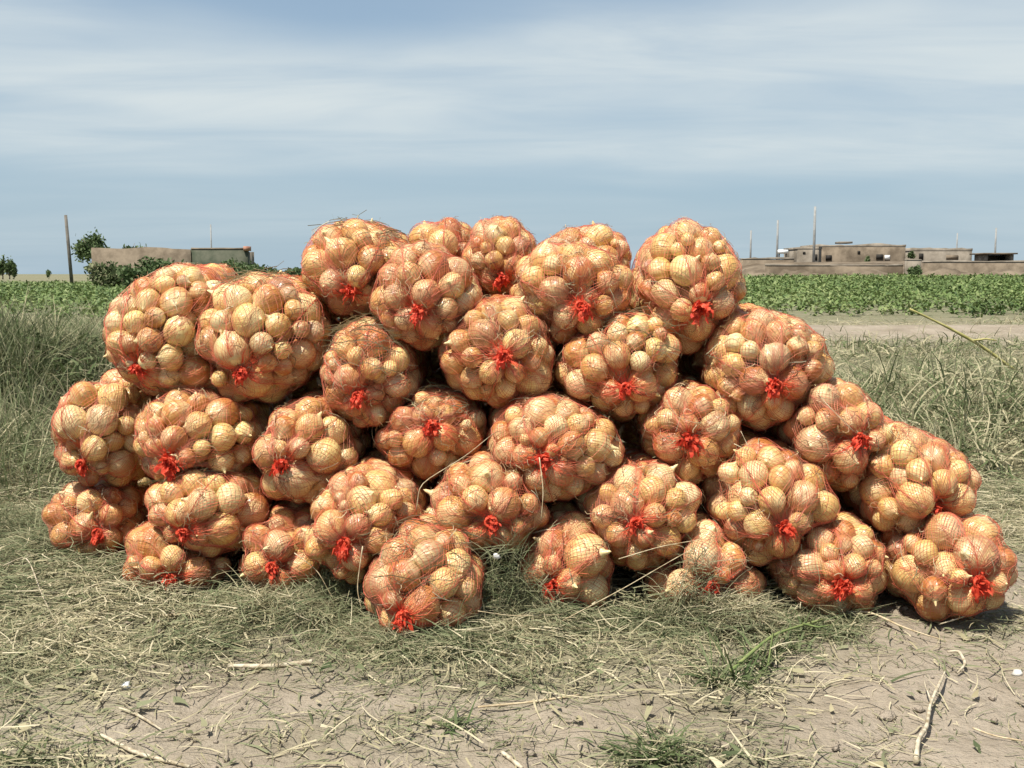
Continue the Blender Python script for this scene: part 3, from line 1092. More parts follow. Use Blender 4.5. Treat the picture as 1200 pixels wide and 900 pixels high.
# green weeds and thistle patches on the other side
wd = []
for (cx, cy, s, m, hh) in ((4.2, 13.0, 0.8, 1600, 0.35), (3.2, 11.0, 0.7, 1200, 0.28), (4.9, 9.6, 0.6, 900, 0.26), (2.9, 8.2, 0.45, 900, 0.2),
                           (3.2, 14.5, 0.6, 700, 0.3), (6.6, 13.2, 0.7, 900, 0.35), (5.6, 12.0, 0.7, 800, 0.3), (2.35, 6.6, 0.4, 900, 0.2), (3.0, 6.2, 0.5, 1000, 0.2),
                           (2.25, 5.4, 0.32, 2600, 0.30), (2.75, 5.2, 0.4, 2600, 0.28), (2.5, 6.2, 0.45, 2600, 0.34), (3.0, 6.6, 0.5, 2200, 0.34), (2.0, 5.0, 0.25, 1400, 0.22), (2.3, 4.5, 0.28, 1300, 0.16), (2.2, 7.2, 0.5, 1600, 0.35), (9.2, 18.6, 0.6, 400, 0.3), (-7.5, 14.0, 2.0, 2200, 0.4), (-5.0, 11.0, 1.3, 1800, 0.45), (-4.2, 16.0, 1.4, 1500, 0.45)):
    x = rg.normal(cx, s, m)
    y = rg.normal(cy, s * 1.2, m)
    P, W = blades(0, x, y, terrain(x, y) + rg.uniform(0, hh * 0.4, m), rg, rg.uniform(0.3, 1.0, m) * hh * (1.0 if cy < 8 else 0.65), rg.uniform(0.004, 0.014, m) * (0.5 + cy / 14), rg.normal(0.8, 0.4, m), 4, 0.8, None, 0.8, 0.4)
    bi = np.where(rg.uniform(0, 1, m) < (0.30 + 0.5 * vnoise(x * 1.7, y * 1.2, 51.0)), rg.normal(0.97, 0.12, m), rg.normal(0.45, 0.2, m))
    kp_ = vnoise(x * 2.1, y * 1.6, 88.0) > rg.uniform(0.2, 0.7, m)
    wd.append((P[kp_], W[kp_], np.clip(bi, 0, 1)[kp_]))
stuff_mesh("field_weeds", wd, M['weed'], "patchy green weeds and dry grass between pile and crop field", "weeds")

# leafy crop field: rows of low broad-leaved plants
lst = []
n = 170000
y = FIELD_Y0 * (95.0 / FIELD_Y0) ** (rg.uniform(0, 1, n) ** 0.9)
row = 0.75 * np.round(y / 0.75) + rg.normal(0, 0.14, n)
y = np.where(y < 45, row, y)
x = rg.uniform(-0.60, 0.66, n) * y
near_ = y < 48
row_i = np.round(y / 0.75)
cx_ = 0.62 * np.round(x / 0.62 + 0.5 * (row_i % 2)) + 0.3 * (_h(np.round(x / 0.62), row_i, 4.0) - 0.5)
x = np.where(near_, cx_ + rg.normal(0, 0.15, n), x)
gone = _h(np.round(x / 0.62), row_i, 9.0) < 0.5 - 0.5 * sm(FIELD_Y0, 40, y)
edge = FIELD_Y0 - 1.5 + 5.5 * fbm(x * 0.35, 0 * x, 33.0, 3) + 2.5 * sm(4, 12, x) * vnoise(x * 0.4, 0 * x, 12)
k = (rg.uniform(0, 1, n) < np.where(np.abs(x / y - 0.02) < 0.2, 0.45, 1.0)) & (y > edge) & (fbm(x * 0.5, y * 0.22, 21.0, 3) > rg.uniform(0.0, 0.66, n)) & ~(gone & near_)
x, y = x[k], y[k]
sc = 0.6 + y * 0.022
P, W = blades(0, x, y, terrain(x, y) + rg.uniform(0.0, 0.14 + 0.28 * vnoise(x * 1.1, y * 1.1, 3.0), len(x)), rg, rg.uniform(0.06, 0.13, len(x)) * sc, rg.uniform(0.04, 0.08, len(x)) * sc, rg.normal(0.25, 0.55, len(x)), 3, 0.3, None, 0.6, 0.6)
lst.append((P, W, np.clip(rg.normal(0.5, 0.24, len(x)) + 0.9 * (fbm(x * 0.3, y * 0.15, 55.0, 3) - 0.5) + 0.35 * (_h(np.round(x / 0.62), np.round(y / 0.75), 2.0) - 0.5), 0, 1)))
stuff_mesh("crop_plants", lst, M['crop'], "rows of low leafy green crop plants filling the field", "crop")

# straw lying on the sacks
lst = []
fib = []
for q in range(900):
    i = random.randrange(0, 34)
    Sw, Nw = ALL_NET[i]
    a_, b_ = random.randrange(5, 42), random.randrange(0, NTH)
    if Nw[a_, b_][2] < -0.1:
        continue
    p = Sw[a_, b_] + Nw[a_, b_] * 0.003
    nn = Nw[a_, b_]
    tv = np.cross(nn, rg.normal(0, 1, 3))
    tv /= np.linalg.norm(tv) + 1e-9
    ln = random.uniform(0.02, 0.075)
    t = np.linspace(-0.5, 0.5, 4)
    Pp = p + t[:, None] * ln * tv + nn * (0.004 - (t[:, None] ** 2) * ln * 0.35)
    Pp = Pp + np.cross(nn, tv) * (np.sin(t * 3 + random.uniform(0, 6)) * ln * 0.10)[:, None]
    Wv = np.cross(nn, tv) * random.uniform(0.0006, 0.0013)
    lst.append((Pp[None], np.broadcast_to(Wv, (1, 4, 3)), np.array([random.uniform(0.45, 1.0)])))
# dry root hairs and skin shreds caught in the nets
for i in range(34):
    Sw, Nw = ALL_NET[i]
    m = 640
    a_ = rg.integers(2, 46, m)
    b_ = rg.integers(0, NTH, m)
    # in patches, as the roots sit
    kk = vnoise(a_ * 0.28, b_ * 0.20, 3.0 + i) > rg.uniform(0.25, 0.7, m)
    a_, b_ = a_[kk], b_[kk]
    m = len(a_)
    nn = Nw[a_, b_]
    tv = np.cross(nn, rg.normal(0, 1, (m, 3)))
    tv /= np.linalg.norm(tv, axis=1)[:, None] + 1e-9
    bv = np.cross(nn, tv)
    ln = rg.uniform(0.012, 0.045, m)[:, None, None]
    t = np.linspace(-0.5, 0.5, 5)[None, :, None]
    Pp = (Sw[a_, b_] + nn * 0.002)[:, None] + tv[:, None] * t * ln + nn[:, None] * (0.004 - t ** 2 * ln * 0.3) + bv[:, None] * np.sin(t * rg.uniform(2, 7, (m, 1, 1)) + rg.uniform(0, 6, (m, 1, 1))) * ln * 0.22
    Wv = np.broadcast_to((bv * rg.uniform(0.0004, 0.0012, m)[:, None])[:, None], (m, 5, 3))
    fib.append((Pp, Wv, rg.uniform(0, 1, m)))
# denser straw on the top of a few sacks
for i, m, lo, hi in ((21, 170, 8, 34), (30, 60, 10, 40), (23, 90, 10, 34), (26, 60, 14, 40), (17, 40, 8, 30), (3, 70, 8, 30), (8, 40, 10, 30)):
    Sw, Nw = ALL_NET[i]
    for q in range(m):
        a_ = random.randrange(lo, hi)
        b_ = int((0.25 + random.uniform(-0.11, 0.11)) * NTH) % NTH
        p = Sw[a_, b_] + Nw[a_, b_] * random.uniform(0.004, 0.016)
        dv = rg.normal(0, 1, 3) * np.array((1, 0.8, 0.35))
        dv /= np.linalg.norm(dv)
        ln = random.uniform(0.05, 0.15)
        t = np.linspace(-0.5, 0.5, 4)
        Pp = p + t[:, None] * ln * dv - np.array((0, 0, 1)) * (t[:, None] ** 2) * ln * 0.5
        lst.append((Pp[None], np.broadcast_to(np.array((0, -0.4, 0.9)) * random.uniform(0.0007, 0.0014), (1, 4, 3)), np.array([random.uniform(0.35, 1.0)])))
stuff_mesh("root_fibres", fib, M['fibre'], "dry root hairs and skin shreds caught in the sack nets", "root fibres")
stuff_mesh("straw_bits", lst, M['hay'], "short bits of dry straw caught on the sacks", "straw")


# hay wisps leaning against the pile foot: each a thing
def hay_tuft(px, py, w, h, m, label, lean=0.0, tint=0.42, seed=0):
    g = ground_at(px, py)
    r_ = np.random.default_rng(900 + seed)
    x = g[0] + r_.normal(0, w, m)
    y = g[1] + r_.normal(0, w * 0.35, m)
    z = terrain(x, y) + r_.uniform(0, 1, m) ** 1.6 * h * np.exp(-((x - g[0]) / (w * 1.5)) ** 2)
    P, W = blades(0, x, y, z, r_, r_.uniform(0.04, 0.15, m), r_.uniform(0.0012, 0.0028, m), r_.normal(0.55, 0.5, m), 5, 1.2, None, 0.9, 0.3)
    P[..., 0] += lean * (P[..., 2] - g[2])
    ob = stuff_mesh("hay_tuft", [(P, W, np.clip(r_.normal(tint, 0.18, m), 0, 1))], M['hay'], label, "hay tuft", None, (g[0], g[1], 0.0))
    tag(ob, group="hay tufts at the pile foot")


hay_tuft(598, 728, 0.055, 0.24, 900, "tall wisp of grey hay between the furthest forward sack and its neighbour", 0.0, 0.36, 1)
hay_tuft(796, 738, 0.05, 0.22, 560, "tall wisp of pale hay leaning on the bottom sack behind it", 0.25, 0.55, 2)
hay_tuft(385, 715, 0.09, 0.10, 800, "low green hay wisp beside the furthest forward sack", 0.0, 0.33, 3)
hay_tuft(500, 752, 0.12, 0.05, 900, "flat hay wisp under the furthest forward sack", 0.0, 0.45, 4)
hay_tuft(25, 640, 0.14, 0.10, 1100, "hay wisp beside the ruined house end of the pile", 0.0, 0.4, 5)


# single stalks, sticks and straws: each a thing
def stalk(pts, radii, mat, label, twigs=(), name="dry_stalk", group="loose stalks lying about the pile", n=6):
    pts = np.asarray(pts, float)
    t = np.linspace(0, 1, len(pts))
    tf = np.linspace(0, 1, max(8, 4 * len(pts)))
    sm_ = np.stack([np.interp(tf, t, pts[:, k]) for k in range(3)], -1)
    for _ in range(2):
        sm_[1:-1] = 0.25 * sm_[:-2] + 0.5 * sm_[1:-1] + 0.25 * sm_[2:]
    r0 = np.random.default_rng(int(abs(pts[0][0]) * 1e4) % 9999)
    rr = 0.62 * np.interp(tf, np.linspace(0, 1, len(radii)), radii) * (1 + 0.10 * r0.normal(0, 1, len(tf)))
    base = pts[0]
    root = empty(name, tuple(base))
    tag(root, label, "stalk", group)
    link("stem", mesh_np("stem", *(lambda a: (a[0] - base, a[1]))(tube(sm_, rr, n)), True), mat, root)
    for tw in twigs:
        tw = np.asarray(tw, float)
        V, Q = tube(tw, np.linspace(min(radii) * 0.75, min(radii) * 0.3, len(tw)), 4)
        link("twig", mesh_np("twig", V - base, Q, True), mat, root)
    return root


def gp(px, py, dz=0.008):
    g = ground_at(px, py)
    return np.array((g[0], g[1], float(terrain(g[0], g[1])) + dz))


stalk([gp(118, 863), gp(160, 880), gp(222, 898)], [0.006, 0.007, 0.0055], M['pale_stalk'], "bleached straight stick on bare soil with grass tufts beside it")
stalk([gp(268, 777), gp(315, 780), gp(366, 783)], [0.009, 0.0095, 0.008], M['pale_stalk'], "short thick pale stalk lying level in the hay")
stalk([gp(190, 728), gp(215, 724), gp(262, 717)], [0.007, 0.009, 0.008], M['stalk'], "stubby brown stalk lying in hay before the bottom sacks")
stalk([gp(560, 829), gp(620, 820), gp(680, 815)], [0.004, 0.0045, 0.003], M['stalk'], "long thin straw lying below the furthest forward sack")
stalk([gp(588, 884), gp(612, 903)], [0.007, 0.006], M['pale_stalk'], "pale cut stub of stalk on bare soil")
stalk([gp(140, 836), gp(165, 843), gp(190, 853)], [0.004, 0.005, 0.004], M['pale_stalk'], "small pale twig parallel to the bleached stick")
stalk([gp(0, 698, .05), gp(34, 692, .07), gp(52, 725, .05), gp(78, 762, .02)], [0.003, 0.003, 0.0025, 0.002], M['pale_stalk'], "kinked pale straw hooked over the hay heap")
stalk([gp(1073, 902, .01), gp(1075, 880, .02), gp(1086, 858, .02), gp(1089, 838, .025), gp(1099, 818, .03), gp(1108, 798, .02)], [0.010, 0.007, 0.008, 0.0055, 0.007, 0.003], M['pale_stalk'],
      "forked bleached root stalk lying on the bare soil", [[gp(1092, 835, .02), gp(1084, 822, .03), gp(1081, 812, .035)]])
stalk([gp(1110, 762, .015), gp(1124, 766, .025), gp(1132, 782, .02), gp(1122, 790, .01)], [0.004, 0.0065, 0.006, 0.003], M['pale_stalk'], "curled pale root piece next to the forked root stalk")
stalk([gp(1140, 852), gp(1165, 863), gp(1205, 877)], [0.003, 0.003, 0.002], M['stalk'], "thin brown twig on the bare soil beyond the forked root stalk")
stalk([gp(856, 798, .03), gp(905, 768, .05), gp(965, 738, .04)], [0.007, 0.0065, 0.004], M['green_stalk'], "thick green stalk lying in the hay before the bottom sacks",
      [[gp(905, 768, .05), gp(900, 790, .03), gp(885, 806, .01)], [gp(940, 750, .05), gp(958, 756, .05), gp(975, 752, .05)]])
stalk([gp(985, 722, .02), gp(1020, 728, .03), gp(1060, 742, .02), gp(1110, 748, .01)], [0.004, 0.005, 0.004, 0.002], M['stalk'], "bent dry vine stem at the foot of the pile, village end")
stalk([gp(1100, 735, .02), gp(1130, 733, .03), gp(1152, 722, .04)], [0.003, 0.003, 0.002], M['pale_stalk'], "pale curved straw in front of the last bottom sack")
stalk([at(1192, 436, 7.4), at(1150, 405, 7.4), at(1110, 383, 7.4), at(1066, 362, 7.4)], [0.020, 0.018, 0.015, 0.011], M['yellow_stalk'],
      "long yellow green stalk leaning out of the grass before the crop field", [[at(1140, 399, 7.4), at(1156, 397, 7.35), at(1168, 399, 7.3)]], n=8)
stalk([gp(1160, 494, .10), gp(1180, 499, .12), gp(1205, 503, .10)], [0.009, 0.010, 0.008], M['pale_stalk'], "whitish stick lying in the grass beyond the pile")
stalk([gp(12, 576, .05), gp(30, 582, .06), gp(56, 588, .05)], [0.004, 0.004, 0.003], M['pale_stalk'], "pale straw in the grass beside the first bottom sack")
# straws that hang over the sacks
for pts, lab in (
        ([(488, 597, 2.83), (492, 567, 2.83), (545, 535, 2.84), (578, 508, 2.86)], "long bent straw hanging between second and third row sacks"),
        ([(632, 536, 2.88), (637, 575, 2.82), (634, 610, 2.80)], "thin straw hanging down the widest sack's knot"),
        ([(425, 640, 2.74), (418, 690, 2.72), (424, 715, 2.70)], "whitish upright stem beside the furthest forward sack"),
        ([(658, 728, 2.72), (730, 690, 2.74), (790, 655, 2.76), (818, 640, 2.78)], "long straw slanting up beside the pale hay wisp"),
        ([(725, 655, 2.78), (775, 640, 2.78), (822, 632, 2.78)], "thin straw slanting across the dark gap by the hay wisp"),
        ([(345, 648, 2.92), (372, 668, 2.9), (392, 705, 2.88)], "curved pale straw over the third bottom sack"),
        ([(560, 716, 2.64), (600, 722, 2.66), (660, 720, 2.68)], "thin arched straw before the tall grey hay wisp"),
        ([(1000, 505, 2.9), (965, 470, 2.95), (960, 462, 2.96)], "short straw poking from the third row's village end sack"),
        ([(860, 520, 2.95), (880, 530, 2.94), (868, 505, 2.95)], "short curled straw in the gap above the second row"),
):
    stalk([at(*p) for p in pts], [0.0024, 0.0020, 0.0013], M['stalk'], lab, n=5)


# crumbs of earth on the bare soil
n = 5200
x = rg.uniform(-2.3, 2.3, n)
y = rg.uniform(1.75, 4.0, n)
k = fbm(x * 2.2, y * 2.2, 66.0, 3) > rg.uniform(0.3, 0.75, n)
x, y = x[k], y[k]
n = len(x)
r_c = 0.0025 + 0.010 * rg.uniform(0, 1, n) ** 4
oct_v = np.array([(1, 0, 0), (0, 1, 0), (-1, 0, 0), (0, -1, 0), (0, 0, 0.7), (0, 0, -0.7)], float)
oct_f = np.array([(0, 1, 4), (1, 2, 4), (2, 3, 4), (3, 0, 4), (1, 0, 5), (2, 1, 5), (3, 2, 5), (0, 3, 5)])
an = rg.uniform(0, 6.283, n)
jit = oct_v[None] * (1 + rg.normal(0, 0.25, (n, 6, 1)))
rot_ = np.stack((jit[..., 0] * np.cos(an)[:, None] - jit[..., 1] * np.sin(an)[:, None], jit[..., 0] * np.sin(an)[:, None] + jit[..., 1] * np.cos(an)[:, None], jit[..., 2]), -1)
V = rot_ * r_c[:, None, None] + np.stack((x, y, terrain(x, y) + r_c * 0.35), -1)[:, None]
Q = (oct_f[None] + 6 * np.arange(n)[:, None, None]).reshape(-1, 3)
crumbs = link("soil_crumbs", mesh_np("soil_crumbs", V.reshape(-1, 3), Q), M['ground'])
tag(crumbs, "small crumbs of grey earth scattered on the bare soil", "soil crumbs", kind="stuff")

# small stones and scraps
def lump(name, px, py, r, mat, label, cat, seed, flat=0.6):
    g = gp(px, py, r * flat * 0.4)
    r_ = np.random.default_rng(seed)
    n, K = 8, 6
    rows = []
    for k in range(K):
        a = -math.pi / 2 + math.pi * k / (K - 1)
        th = np.arange(n) * 2 * math.pi / n
        j = 1 + r_.normal(0, 0.16, n) * (0 < k < K - 1)
        rows.append(np.stack((math.cos(a) * np.cos(th) * r * j, math.cos(a) * np.sin(th) * r * j * 0.8, np.full(n, math.sin(a) * r * flat) * j), -1))
    idx = np.arange(K * n).reshape(K, n)
    rr = np.roll(idx, -1, axis=1)
    Q = np.stack((idx[:-1], rr[:-1], rr[1:], idx[1:]), -1).reshape(-1, 4)
    o = link(name, mesh_np(name, np.stack(rows).reshape(-1, 3), Q, False), mat)
    o.location = g
    tag(o, label, cat)
    return o


lump("stone", 148, 806, 0.012, M['paper'], "small white stone on bare soil below the thick pale stalk", "stone", 1, 0.8)
lump("stone", 1192, 783, 0.014, M['stone'], "whitish pebble near the curled root piece", "stone", 2)
lump("soil_clod", 1040, 838, 0.02, M['ground'], "grey clod of earth on bare soil", "clod", 3)
o = lump("plastic_scrap", 582, 655, 0.011, M['paper'], "crumpled white plastic scrap caught above the grey hay wisp", "scrap", 4, 1.2)
o.location = at(582, 652, 2.80)
o.scale = (1.0, 0.5, 0.6)
o.rotation_euler = (0.4, 0.5, 0.3)


# green grass plants in front
def green_plant(px, py, m, ln, label, seed, tint=0.25, wdt=(0.003, 0.007)):
    g = gp(px, py, 0.0)
    r_ = np.random.default_rng(seed)
    x = r_.normal(0, 0.025, m) + g[0]
    y = r_.normal(0, 0.02, m) + g[1]
    P, W = blades(0, x, y, np.full(m, g[2]), r_, r_.uniform(0.4, 1.0, m) * ln, r_.uniform(*wdt, m), r_.uniform(0.15, 1.1, m), 6, 0.5, None, 0.9, 0.7)
    o = stuff_mesh("grass_plant", [(P, W, np.clip(r_.normal(tint, 0.15, m), 0, 1))], M['weed'], label, "grass plant", None, tuple(g))
    tag(o, group="green grass plants on the bare soil")


green_plant(768, 893, 80, 0.19, "bright green grass plant with hay beside the cut stub", 5, 0.28)
green_plant(852, 800, 110, 0.18, "green grass plant at the root of the thick green stalk", 6, 0.35)
green_plant(40, 890, 40, 0.13, "green grass plant beside the bleached straight stick", 7, 0.3)
green_plant(893, 778, 60, 0.15, "green grass plant beside the middle of the thick green stalk", 15, 0.35)
green_plant(925, 765, 60, 0.13, "green grass plant beneath the thick green stalk's fork", 16, 0.45)
green_plant(535, 850, 34, 0.09, "small green grass plant below the long thin straw", 8, 0.4)
green_plant(945, 742, 80, 0.14, "small green grass plant at the tip of the thick green stalk", 9, 0.35)


# ------------------------------------------------------------------ background: buildings, poles, trees
def wall_mesh(x0, x1, y, th, ztop, rough, seed, step=0.6, z0=-0.1):
    n = max(3, int((x1 - x0) / step))
    xs_ = np.linspace(x0, x1, n)
    zt = ztop + (fbm(xs_ * 0.6, xs_ * 0 + seed, seed, 3) - 0.5) * 2 * rough
    rows = []
    for yy in (y, y + th):
        rows.append(np.stack((xs_, np.full(n, yy) , np.full(n, z0)), -1))
        rows.append(np.stack((xs_, np.full(n, yy), zt), -1))
    f0, f1, b0, b1 = [np.arange(n) + n * k for k in range(4)]
    q = lambda a, b: np.stack((a[:-1], a[1:], b[1:], b[:-1]), -1)
    Q = np.vstack((q(f0, f1), q(b1, b0), q(f1, b1), [[f0[0], f1[0], b1[0], b0[0]]], [[f0[-1], b0[-1], b1[-1], f1[-1]]]))
    return np.vstack(rows), Q


def place(root, name, VQ, mat, parent=None):
    b = np.array(root.location) if parent is None else np.array(root.location)
    return link(name, mesh_np(name, VQ[0] - b, VQ[1]), mat, parent or root)


def X(px, Y):
    return at(px, 321, Y)[0]


def Z(py, Y):
    return at(600, py, Y)[2]


# ruined mud house
Yh = 80.0
xa, xb, xc = X(108, Yh), X(224, Yh), X(290, Yh)
rt = empty("ruined_house", ((xa + xc) / 2, Yh, 0))
tag(rt, "low ruined mud house with a dark green end wall behind bushes", "house")
place(rt, "wall", wall_mesh(xa, xb - 0.02, Yh, 0.5, Z(290.5, Yh), 0.2, 3.0), M['mud'])
place(rt, "end_wall", wall_mesh(xb, xc, Yh + 0.1, 0.5, Z(291.5, Yh), 0.04, 5.0), M['green_wall'])
place(rt, "back_wall", wall_mesh(xa, xc, Yh + 1.8, 0.4, Z(294, Yh), 0.12, 6.0), M['mud'])
place(rt, "side_wall", box(xa, xa + 0.45, Yh + 0.52, Yh + 1.78, -0.1, Z(295, Yh)), M['mud'])
place(rt, "side_wall", box(xc - 0.45, xc, Yh + 0.62, Yh + 1.78, -0.1, Z(295, Yh)), M['mud2'])
place(rt, "coping", wall_mesh(xb + 0.03, xc - 0.3, Yh + 0.07, 0.56, Z(290.4, Yh), 0.05, 8.0, 0.5, Z(291.8, Yh)), M['mud'])
place(rt, "brick_pier", box(xc - 0.25, xc + 0.14, Yh - 0.05, Yh + 0.75, Z(294, Yh), Z(288.6, Yh)), M['brick_red'])
# earth bank under the village
Yb = 96.0
xs_ = np.linspace(X(840, Yb), X(1420, Yb), 120)
prof = [(0.0, -0.1), (0.8, 0.75), (2.0, 1.15), (4.5, 1.6), (7.0, 2.05), (12.0, 2.2), (60.0, 2.2), (66.0, -0.2)]
V = []
for j, (dy, zz) in enumerate(prof):
    nz = (fbm(xs_ * 0.35, xs_ * 0 + dy, 9.0, 4) - 0.5) * 0.5 * (0 < j < len(prof) - 1)
    fade = sm(xs_[0], xs_[0] + 5, xs_)
    V.append(np.stack((xs_, Yb + dy + (fbm(xs_ * 0.2, xs_ * 0 + 5 * j, 2.0, 3) - 0.5) * 1.0, (zz + nz) * fade - 0.1 * (1 - fade)), -1))
V = np.stack(V)
idx = np.arange(V.shape[0] * V.shape[1]).reshape(V.shape[0], V.shape[1])
Q = np.stack((idx[:-1, :-1], idx[:-1, 1:], idx[1:, 1:], idx[1:, :-1]), -1).reshape(-1, 4)
tag(link("earth_bank", mesh_np("earth_bank", V.reshape(-1, 3), Q, True), M['earth']), kind="structure")

# boundary walls on the bank foot
def mud_wall(p0, p1, ptop, Y, label, mat, seed):
    r = empty("mud_wall", ((X(p0, Y) + X(p1, Y)) / 2, Y, 0))
    tag(r, label, "wall", "mud walls below the village", "thing")
    place(r, "wall_face", wall_mesh(X(p0, Y), X(p1, Y), Y, 0.5, Z(ptop, Y), 0.22, seed), mat)
    place(r, "coping", wall_mesh(X(p0, Y) - 0.02, X(p1, Y) + 0.02, Y - 0.03, 0.56, Z(ptop - 0.8, Y), 0.12, seed + 1, 0.6, Z(ptop + 0.6, Y)), M['mud2'])


mud_wall(898, 1058, 310.5, 95.0, "long brown mud wall below the flat roofed village house", M['earth'], 11.0)
mud_wall(1062, 1079, 304, 94.5, "short pale mud pillar between the two long mud walls", M['mud2'], 12.0)
mud_wall(1082, 1290, 306.5, 95.5, "long mud wall with pale top below the lower village house", M['mud'], 13.0)
mud_wall(866, 930, 303, 103.0, "low broken mud wall under the paired utility poles", M['mud'], 14.0)


def mound(px, wpx, ptop, Y, label, seed):
    x0, hw_, zt = X(px, Y), wpx / F * Y * 0.85, Z(ptop, Y)
    n = 14
    u_ = np.linspace(-1, 1, n)
    UX, UY = np.meshgrid(u_, u_)
    hgt_ = np.clip(1 - UX ** 2 - UY ** 2, 0, 1) ** 0.8
    zz = hgt_ * (zt - 0.5) * (0.1 + 1.5 * fbm(UX * 4.5 + seed, UY * 2.5, seed, 4)) - 0.1
    V = np.stack((UX * hw_, UY * 1.8, zz), -1).reshape(-1, 3)
    idx = np.arange(n * n).reshape(n, n)
    Q = np.stack((idx[:-1, :-1], idx[:-1, 1:], idx[1:, 1:], idx[1:, :-1]), -1).reshape(-1, 4)
    o = link("rubble_mound", mesh_np("rubble_mound", V, Q), M['earth'])
    o.location = (x0, Y, 0.5)
    tag(o, label, "mound", "earth and rubble mounds before the village")


mound(884, 46, 312, 92.5, "brown earth mound at the end of the long brown mud wall", 1)
mound(936, 40, 314, 92.5, "low earth mound before the long brown mud wall below the tallest pole", 2)
mound(1010, 60, 315, 92.5, "flat rubble mound before the long brown mud wall below the flat roofed house", 3)
mound(1110, 50, 314, 92.5, "earth mound before the mud wall with pale top, next to the pillar", 4)
mound(1175, 60, 315, 92.5, "earth mound before the mud wall below the open shed", 5)


def house(p0, p1, ptop, pbase, Y, dep, label, mat, openings, seed):
    x0, x1, z1, z0 = X(p0, Y), X(p1, Y), Z(ptop, Y), 1.5
    r = empty("village_house", ((x0 + x1) / 2, Y, z0))
    tag(r, label, "house", "mud houses of the village")
    b = np.array(r.location)
    place(r, "front_wall", wall_mesh(x0, x1, Y, 0.5, z1, 0.22, seed, 0.5, z0), mat)
    place(r, "back_wall", wall_mesh(x0, x1, Y + dep, 0.5, z1, 0.10, seed + 1, 0.8, z0), mat)
    place(r, "side_wall", box(x0, x0 + 0.45, Y + 0.52, Y + dep - 0.02, z0, z1 - 0.1), mat)
    place(r, "side_wall", box(x1 - 0.45, x1, Y + 0.52, Y + dep - 0.02, z0, z1 - 0.1), mat)
    place(r, "roof", wall_mesh(x0 - 0.05, x1 + 0.05, Y - 0.02, dep + 0.6, z1 + 0.10, 0.22, seed + 5, 0.5, z1 - 0.16), M['mud2'])
    for (q0, q1, t0, t1, mt, nm) in openings:
        place(r, nm, box(X(q0, Y), X(q1, Y), Y - 0.05, Y + 0.2, Z(t1, Y), Z(t0, Y)), mt)
    return r


hA = house(960, 1060, 287, 304, 112.0, 7.0, "flat roofed brown mud house with a rooftop block and doors", M['mud'],
           [(967, 974, 299, 305, M['dark'], "door"), (1026, 1034, 298, 304, M['dark'], "door"), (1036, 1042, 299, 304, M['white'], "panel"), (1004, 1007, 294, 297, M['dark'], "window")], 21.0)
place(hA, "rooftop_block", box(X(984, 114), X(998, 114), 114, 116, Z(287, 114) + 0.16, Z(283, 114)), M['mud2'])
house(934, 962, 290, 304, 110.0, 5.0, "small pale mud house joined to the flat roofed brown house", M['mud2'], [(952, 957, 298, 305, M['dark'], "door"), (940, 943, 295, 297, M['dark'], "window")], 23.0)
house(1070, 1138, 292, 305, 116.0, 6.0, "lower grey mud house beyond the flat roofed brown house", M['mud2'],
      [(1076, 1081, 297, 304, M['dark'], "door"), (1108, 1122, 299, 304, M['mud'], "patch")], 25.0)
# open shed
Ys = 108.0
r = empty("open_shed", (X(1171, Ys), Ys, 1.6))
tag(r, "small open fronted shed with thin flat roof and dark inside", "shed")
place(r, "roof", box(X(1151, Ys), X(1190, Ys), Ys - 0.3, Ys + 3.2, Z(298, Ys), Z(296.3, Ys)), M['mud'])
place(r, "back_wall", box(X(1155, Ys), X(1186, Ys), Ys + 2.4, Ys + 2.8, 1.5, Z(298.2, Ys)), M['mud'])
place(r, "side_wall", box(X(1154, Ys), X(1157, Ys), Ys, Ys + 2.38, 1.5, Z(298.2, Ys)), M['mud2'])
place(r, "side_wall", box(X(1184, Ys), X(1187, Ys), Ys, Ys + 2.38, 1.5, Z(298.2, Ys)), M['mud2'])
# white tank on a stand
Yt = 106.0
r = empty("water_tank", (X(916, Yt), Yt, 2.0))
tag(r, "small white water tank on dark legs beside the village poles", "tank")
V, Q = tube([(X(911, Yt), Yt, Z(295, Yt)), (X(922.5, Yt), Yt, Z(295, Yt))], [0.2, 0.2], 12)
place(r, "tank_body", (V, Q), M['white'])
place(r, "leg", box(X(912, Yt), X(913, Yt), Yt - 0.1, Yt + 0.1, 1.6, Z(296.5, Yt)), M['dark'])
place(r, "leg", box(X(920, Yt), X(921, Yt), Yt - 0.1, Yt + 0.1, 1.6, Z(296.5, Yt)), M['dark'])


def pole(px, ptop, Y, z0, r0, label, mat, arm=True, lean=0.0):
    x0 = X(px, Y)
    zt = Z(ptop, Y)
    r = empty("utility_pole", (x0, Y, z0))
    tag(r, label, "pole", "utility poles near the village and ruin")
    place(r, "post", tube([(x0, Y, z0), (x0 + lean * 0.5, Y, (z0 + zt) / 2), (x0 + lean, Y, zt)], [r0 * 0.85, r0 * 0.8, r0 * 0.72], 8), mat)
    if arm:
        c = place(r, "crossarm", box(x0 + lean - 0.55, x0 + lean + 0.55, Y - r0 - 0.06, Y - r0 * 0.5, zt - 0.74, zt - 0.68), M['wood'])
        for k in (-0.45, 0.45):
            V, Q = tube([(x0 + lean + k, Y - r0 - 0.02, zt - 0.66), (x0 + lean + k, Y - r0 - 0.02, zt - 0.48)], [0.03, 0.02], 6)
            place(r, "insulator", (V, Q), M['white'], c)


